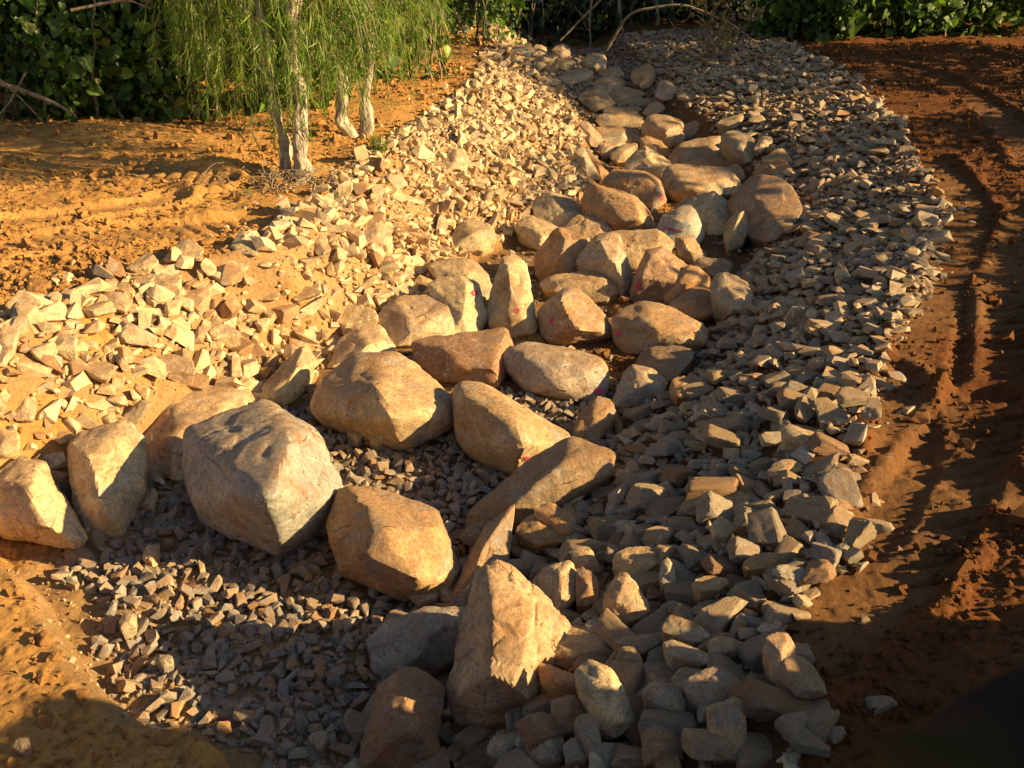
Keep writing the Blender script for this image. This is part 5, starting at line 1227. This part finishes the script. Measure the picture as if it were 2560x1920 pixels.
def grass_tuft(x, y, h, n, seed, label):
    rng = np.random.default_rng(seed)
    z = gz(x, y)
    az = rng.uniform(0, 6.28, n); P = np.stack([x + rng.normal(0, .06, n), y + rng.normal(0, .05, n), np.full(n, z)], 1)
    d = np.stack([np.cos(az) * .6, np.sin(az) * .6, rng.uniform(.6, 1.4, n)], 1)
    rot = frames(d, rng.normal(0, 1, (n, 3)))
    PV, PF = NARROW
    sz = h * rng.uniform(.5, 1, n)
    V = (np.einsum('nij,nkj->nki', rot, PV[None] * [.9, 1, 2.0] * sz[:, None, None]) + P[:, None]).reshape(-1, 3)
    F = (PF[None] + (np.arange(n) * len(PV))[:, None, None]).reshape(-1, 4)
    tri = F[:, 2] == F[:, 3]
    F3 = np.vstack([F[tri][:, :3], F[~tri][:, [0, 1, 2]], F[~tri][:, [0, 2, 3]]])
    tag(obj('grass_tuft', mesh_np('grass_tuft', V, F3, M['willow'], False, {'tint': np.repeat(rng.uniform(.2, .8, n), len(PV))})), label, 'grass')
grass_tuft(-1.45, 10.2, .28, 40, 1, 'small green grass tuft right of the middle white-barked tree')
grass_tuft(-1.7, 8.75, .14, 22, 2, 'tiny green sprout among stones below the white-barked trees')
grass_tuft(-2.55, 8.7, .14, 18, 3, 'tiny green sprout left of the root tangle')

# --- the wood beyond: dark leaf mass that reads as one
def wood():
    rng = np.random.default_rng(99)
    e = root('wood', (0, 26, 0)); tag(e, 'dark wood closing off the view behind the shrubs and thicket', 'wood', kind='stuff')
    blobs = []
    for x in np.arange(-16, 20, 1.3):
        yb = np.interp(x, [-16, -7, -3, -1, 0, 6, 12, 20], [14.3, 14.0, 15.3, 20.3, 22.8, 22.6, 22.4, 23.0])
        for row in range(3):
            for z in (.4, 1.3, 2.6, 4.2, 6.0):
                if row == 0 and (z > 5 or (z < .5 and not -1.5 < x < 6)): continue
                blobs.append((x + rng.uniform(-.5, .5), yb + row * 1.6 + rng.uniform(-.5, .5), z + rng.uniform(-.3, .3), 1.15, 1.0, 1.15))
    pos, rot = blob_leaves(blobs, 70000, rng, .6, .5)
    leaves(e, OVAL, pos, rot, .22 * np.exp(rng.normal(0, .25, len(pos))), M['wood_leaf'], None, 0, 9)
wood()

# --- trees that stand right of the picture and shade the right-hand dirt
def shade_tree(x, y, h, crown_r, n, seed, label):
    rng = np.random.default_rng(seed); z = gz(x, y)
    e = root('roadside_tree', (x, y, 0)); tag(e, label, 'tree', 'trees outside the right edge of the photo')
    V, F = tube(wander((x, y, z - .1), (x + .2, y, z + h), 14, .15, seed), [.12, .09, .04], 8)
    obj('trunk', quads_mesh('trunk', V, F, M['bark']), e)
    blobs = [(x + rng.uniform(-.6, .6) * crown_r, y + rng.uniform(-.6, .6) * crown_r, z + h * rng.uniform(.35, 1), crown_r * .55, crown_r * .55, crown_r * .45) for _ in range(7)]
    pos, rot = blob_leaves(blobs, n, rng, .6, .5)
    leaves(e, OVAL, pos, rot, .2 * np.exp(rng.normal(0, .25, len(pos))), M['wood_leaf'], None, 0, seed)
for a in SHADE: shade_tree(*a)

# --- out-of-focus sleeve at the lower right corner
def sleeve():
    m, nt, b, N, L = mat_new('work_shirt')
    g = N('TexCoord').outputs['Object']
    L(ramp(N, L, noise_n(N, L, g, 14, 1), [(.46, (.010, .010, .014)), (.60, (.055, .038, .010))]), b.inputs['Base Color'])
    b.inputs['Roughness'].default_value = 1; b.inputs['Specular IOR Level'].default_value = .05
    # arm path in the world: rises from below right, elbow just inside the corner
    rt, up, fw = Vector((1, 0, 0)), Vector((0, math.sin(R(28)), math.cos(R(28)))), Vector((0, math.cos(R(28)), -math.sin(R(28))))
    o0 = Vector((0, 0, CAM_Z)) + fw * .17
    pts = [o0 + rt * .200 - up * .195, o0 + rt * .150 - up * .140, o0 + rt * .109 - up * .103]
    P = np.array([list(a) for a in pts]); t = np.linspace(0, 1, 20)[:, None]
    P = P[0] * (1 - t) ** 2 + 2 * P[1] * t * (1 - t) + P[2] * t ** 2
    end = P[-1] + (P[-1] - P[-2]) / np.linalg.norm(P[-1] - P[-2]) * np.linspace(.006, .042, 7)[:, None]
    P = np.vstack([P, end])
    V, F = tube(P, [.066] * 14 + [.061, .050, .036, .015], 20, .04, 3)
    org = P[0].copy()
    me = quads_mesh('person', V - org, F, m)
    o = obj('person', me, None, tuple(org))
    tag(o, 'blurred arm in a navy and yellow work shirt at the bottom right corner', 'person')
sleeve()
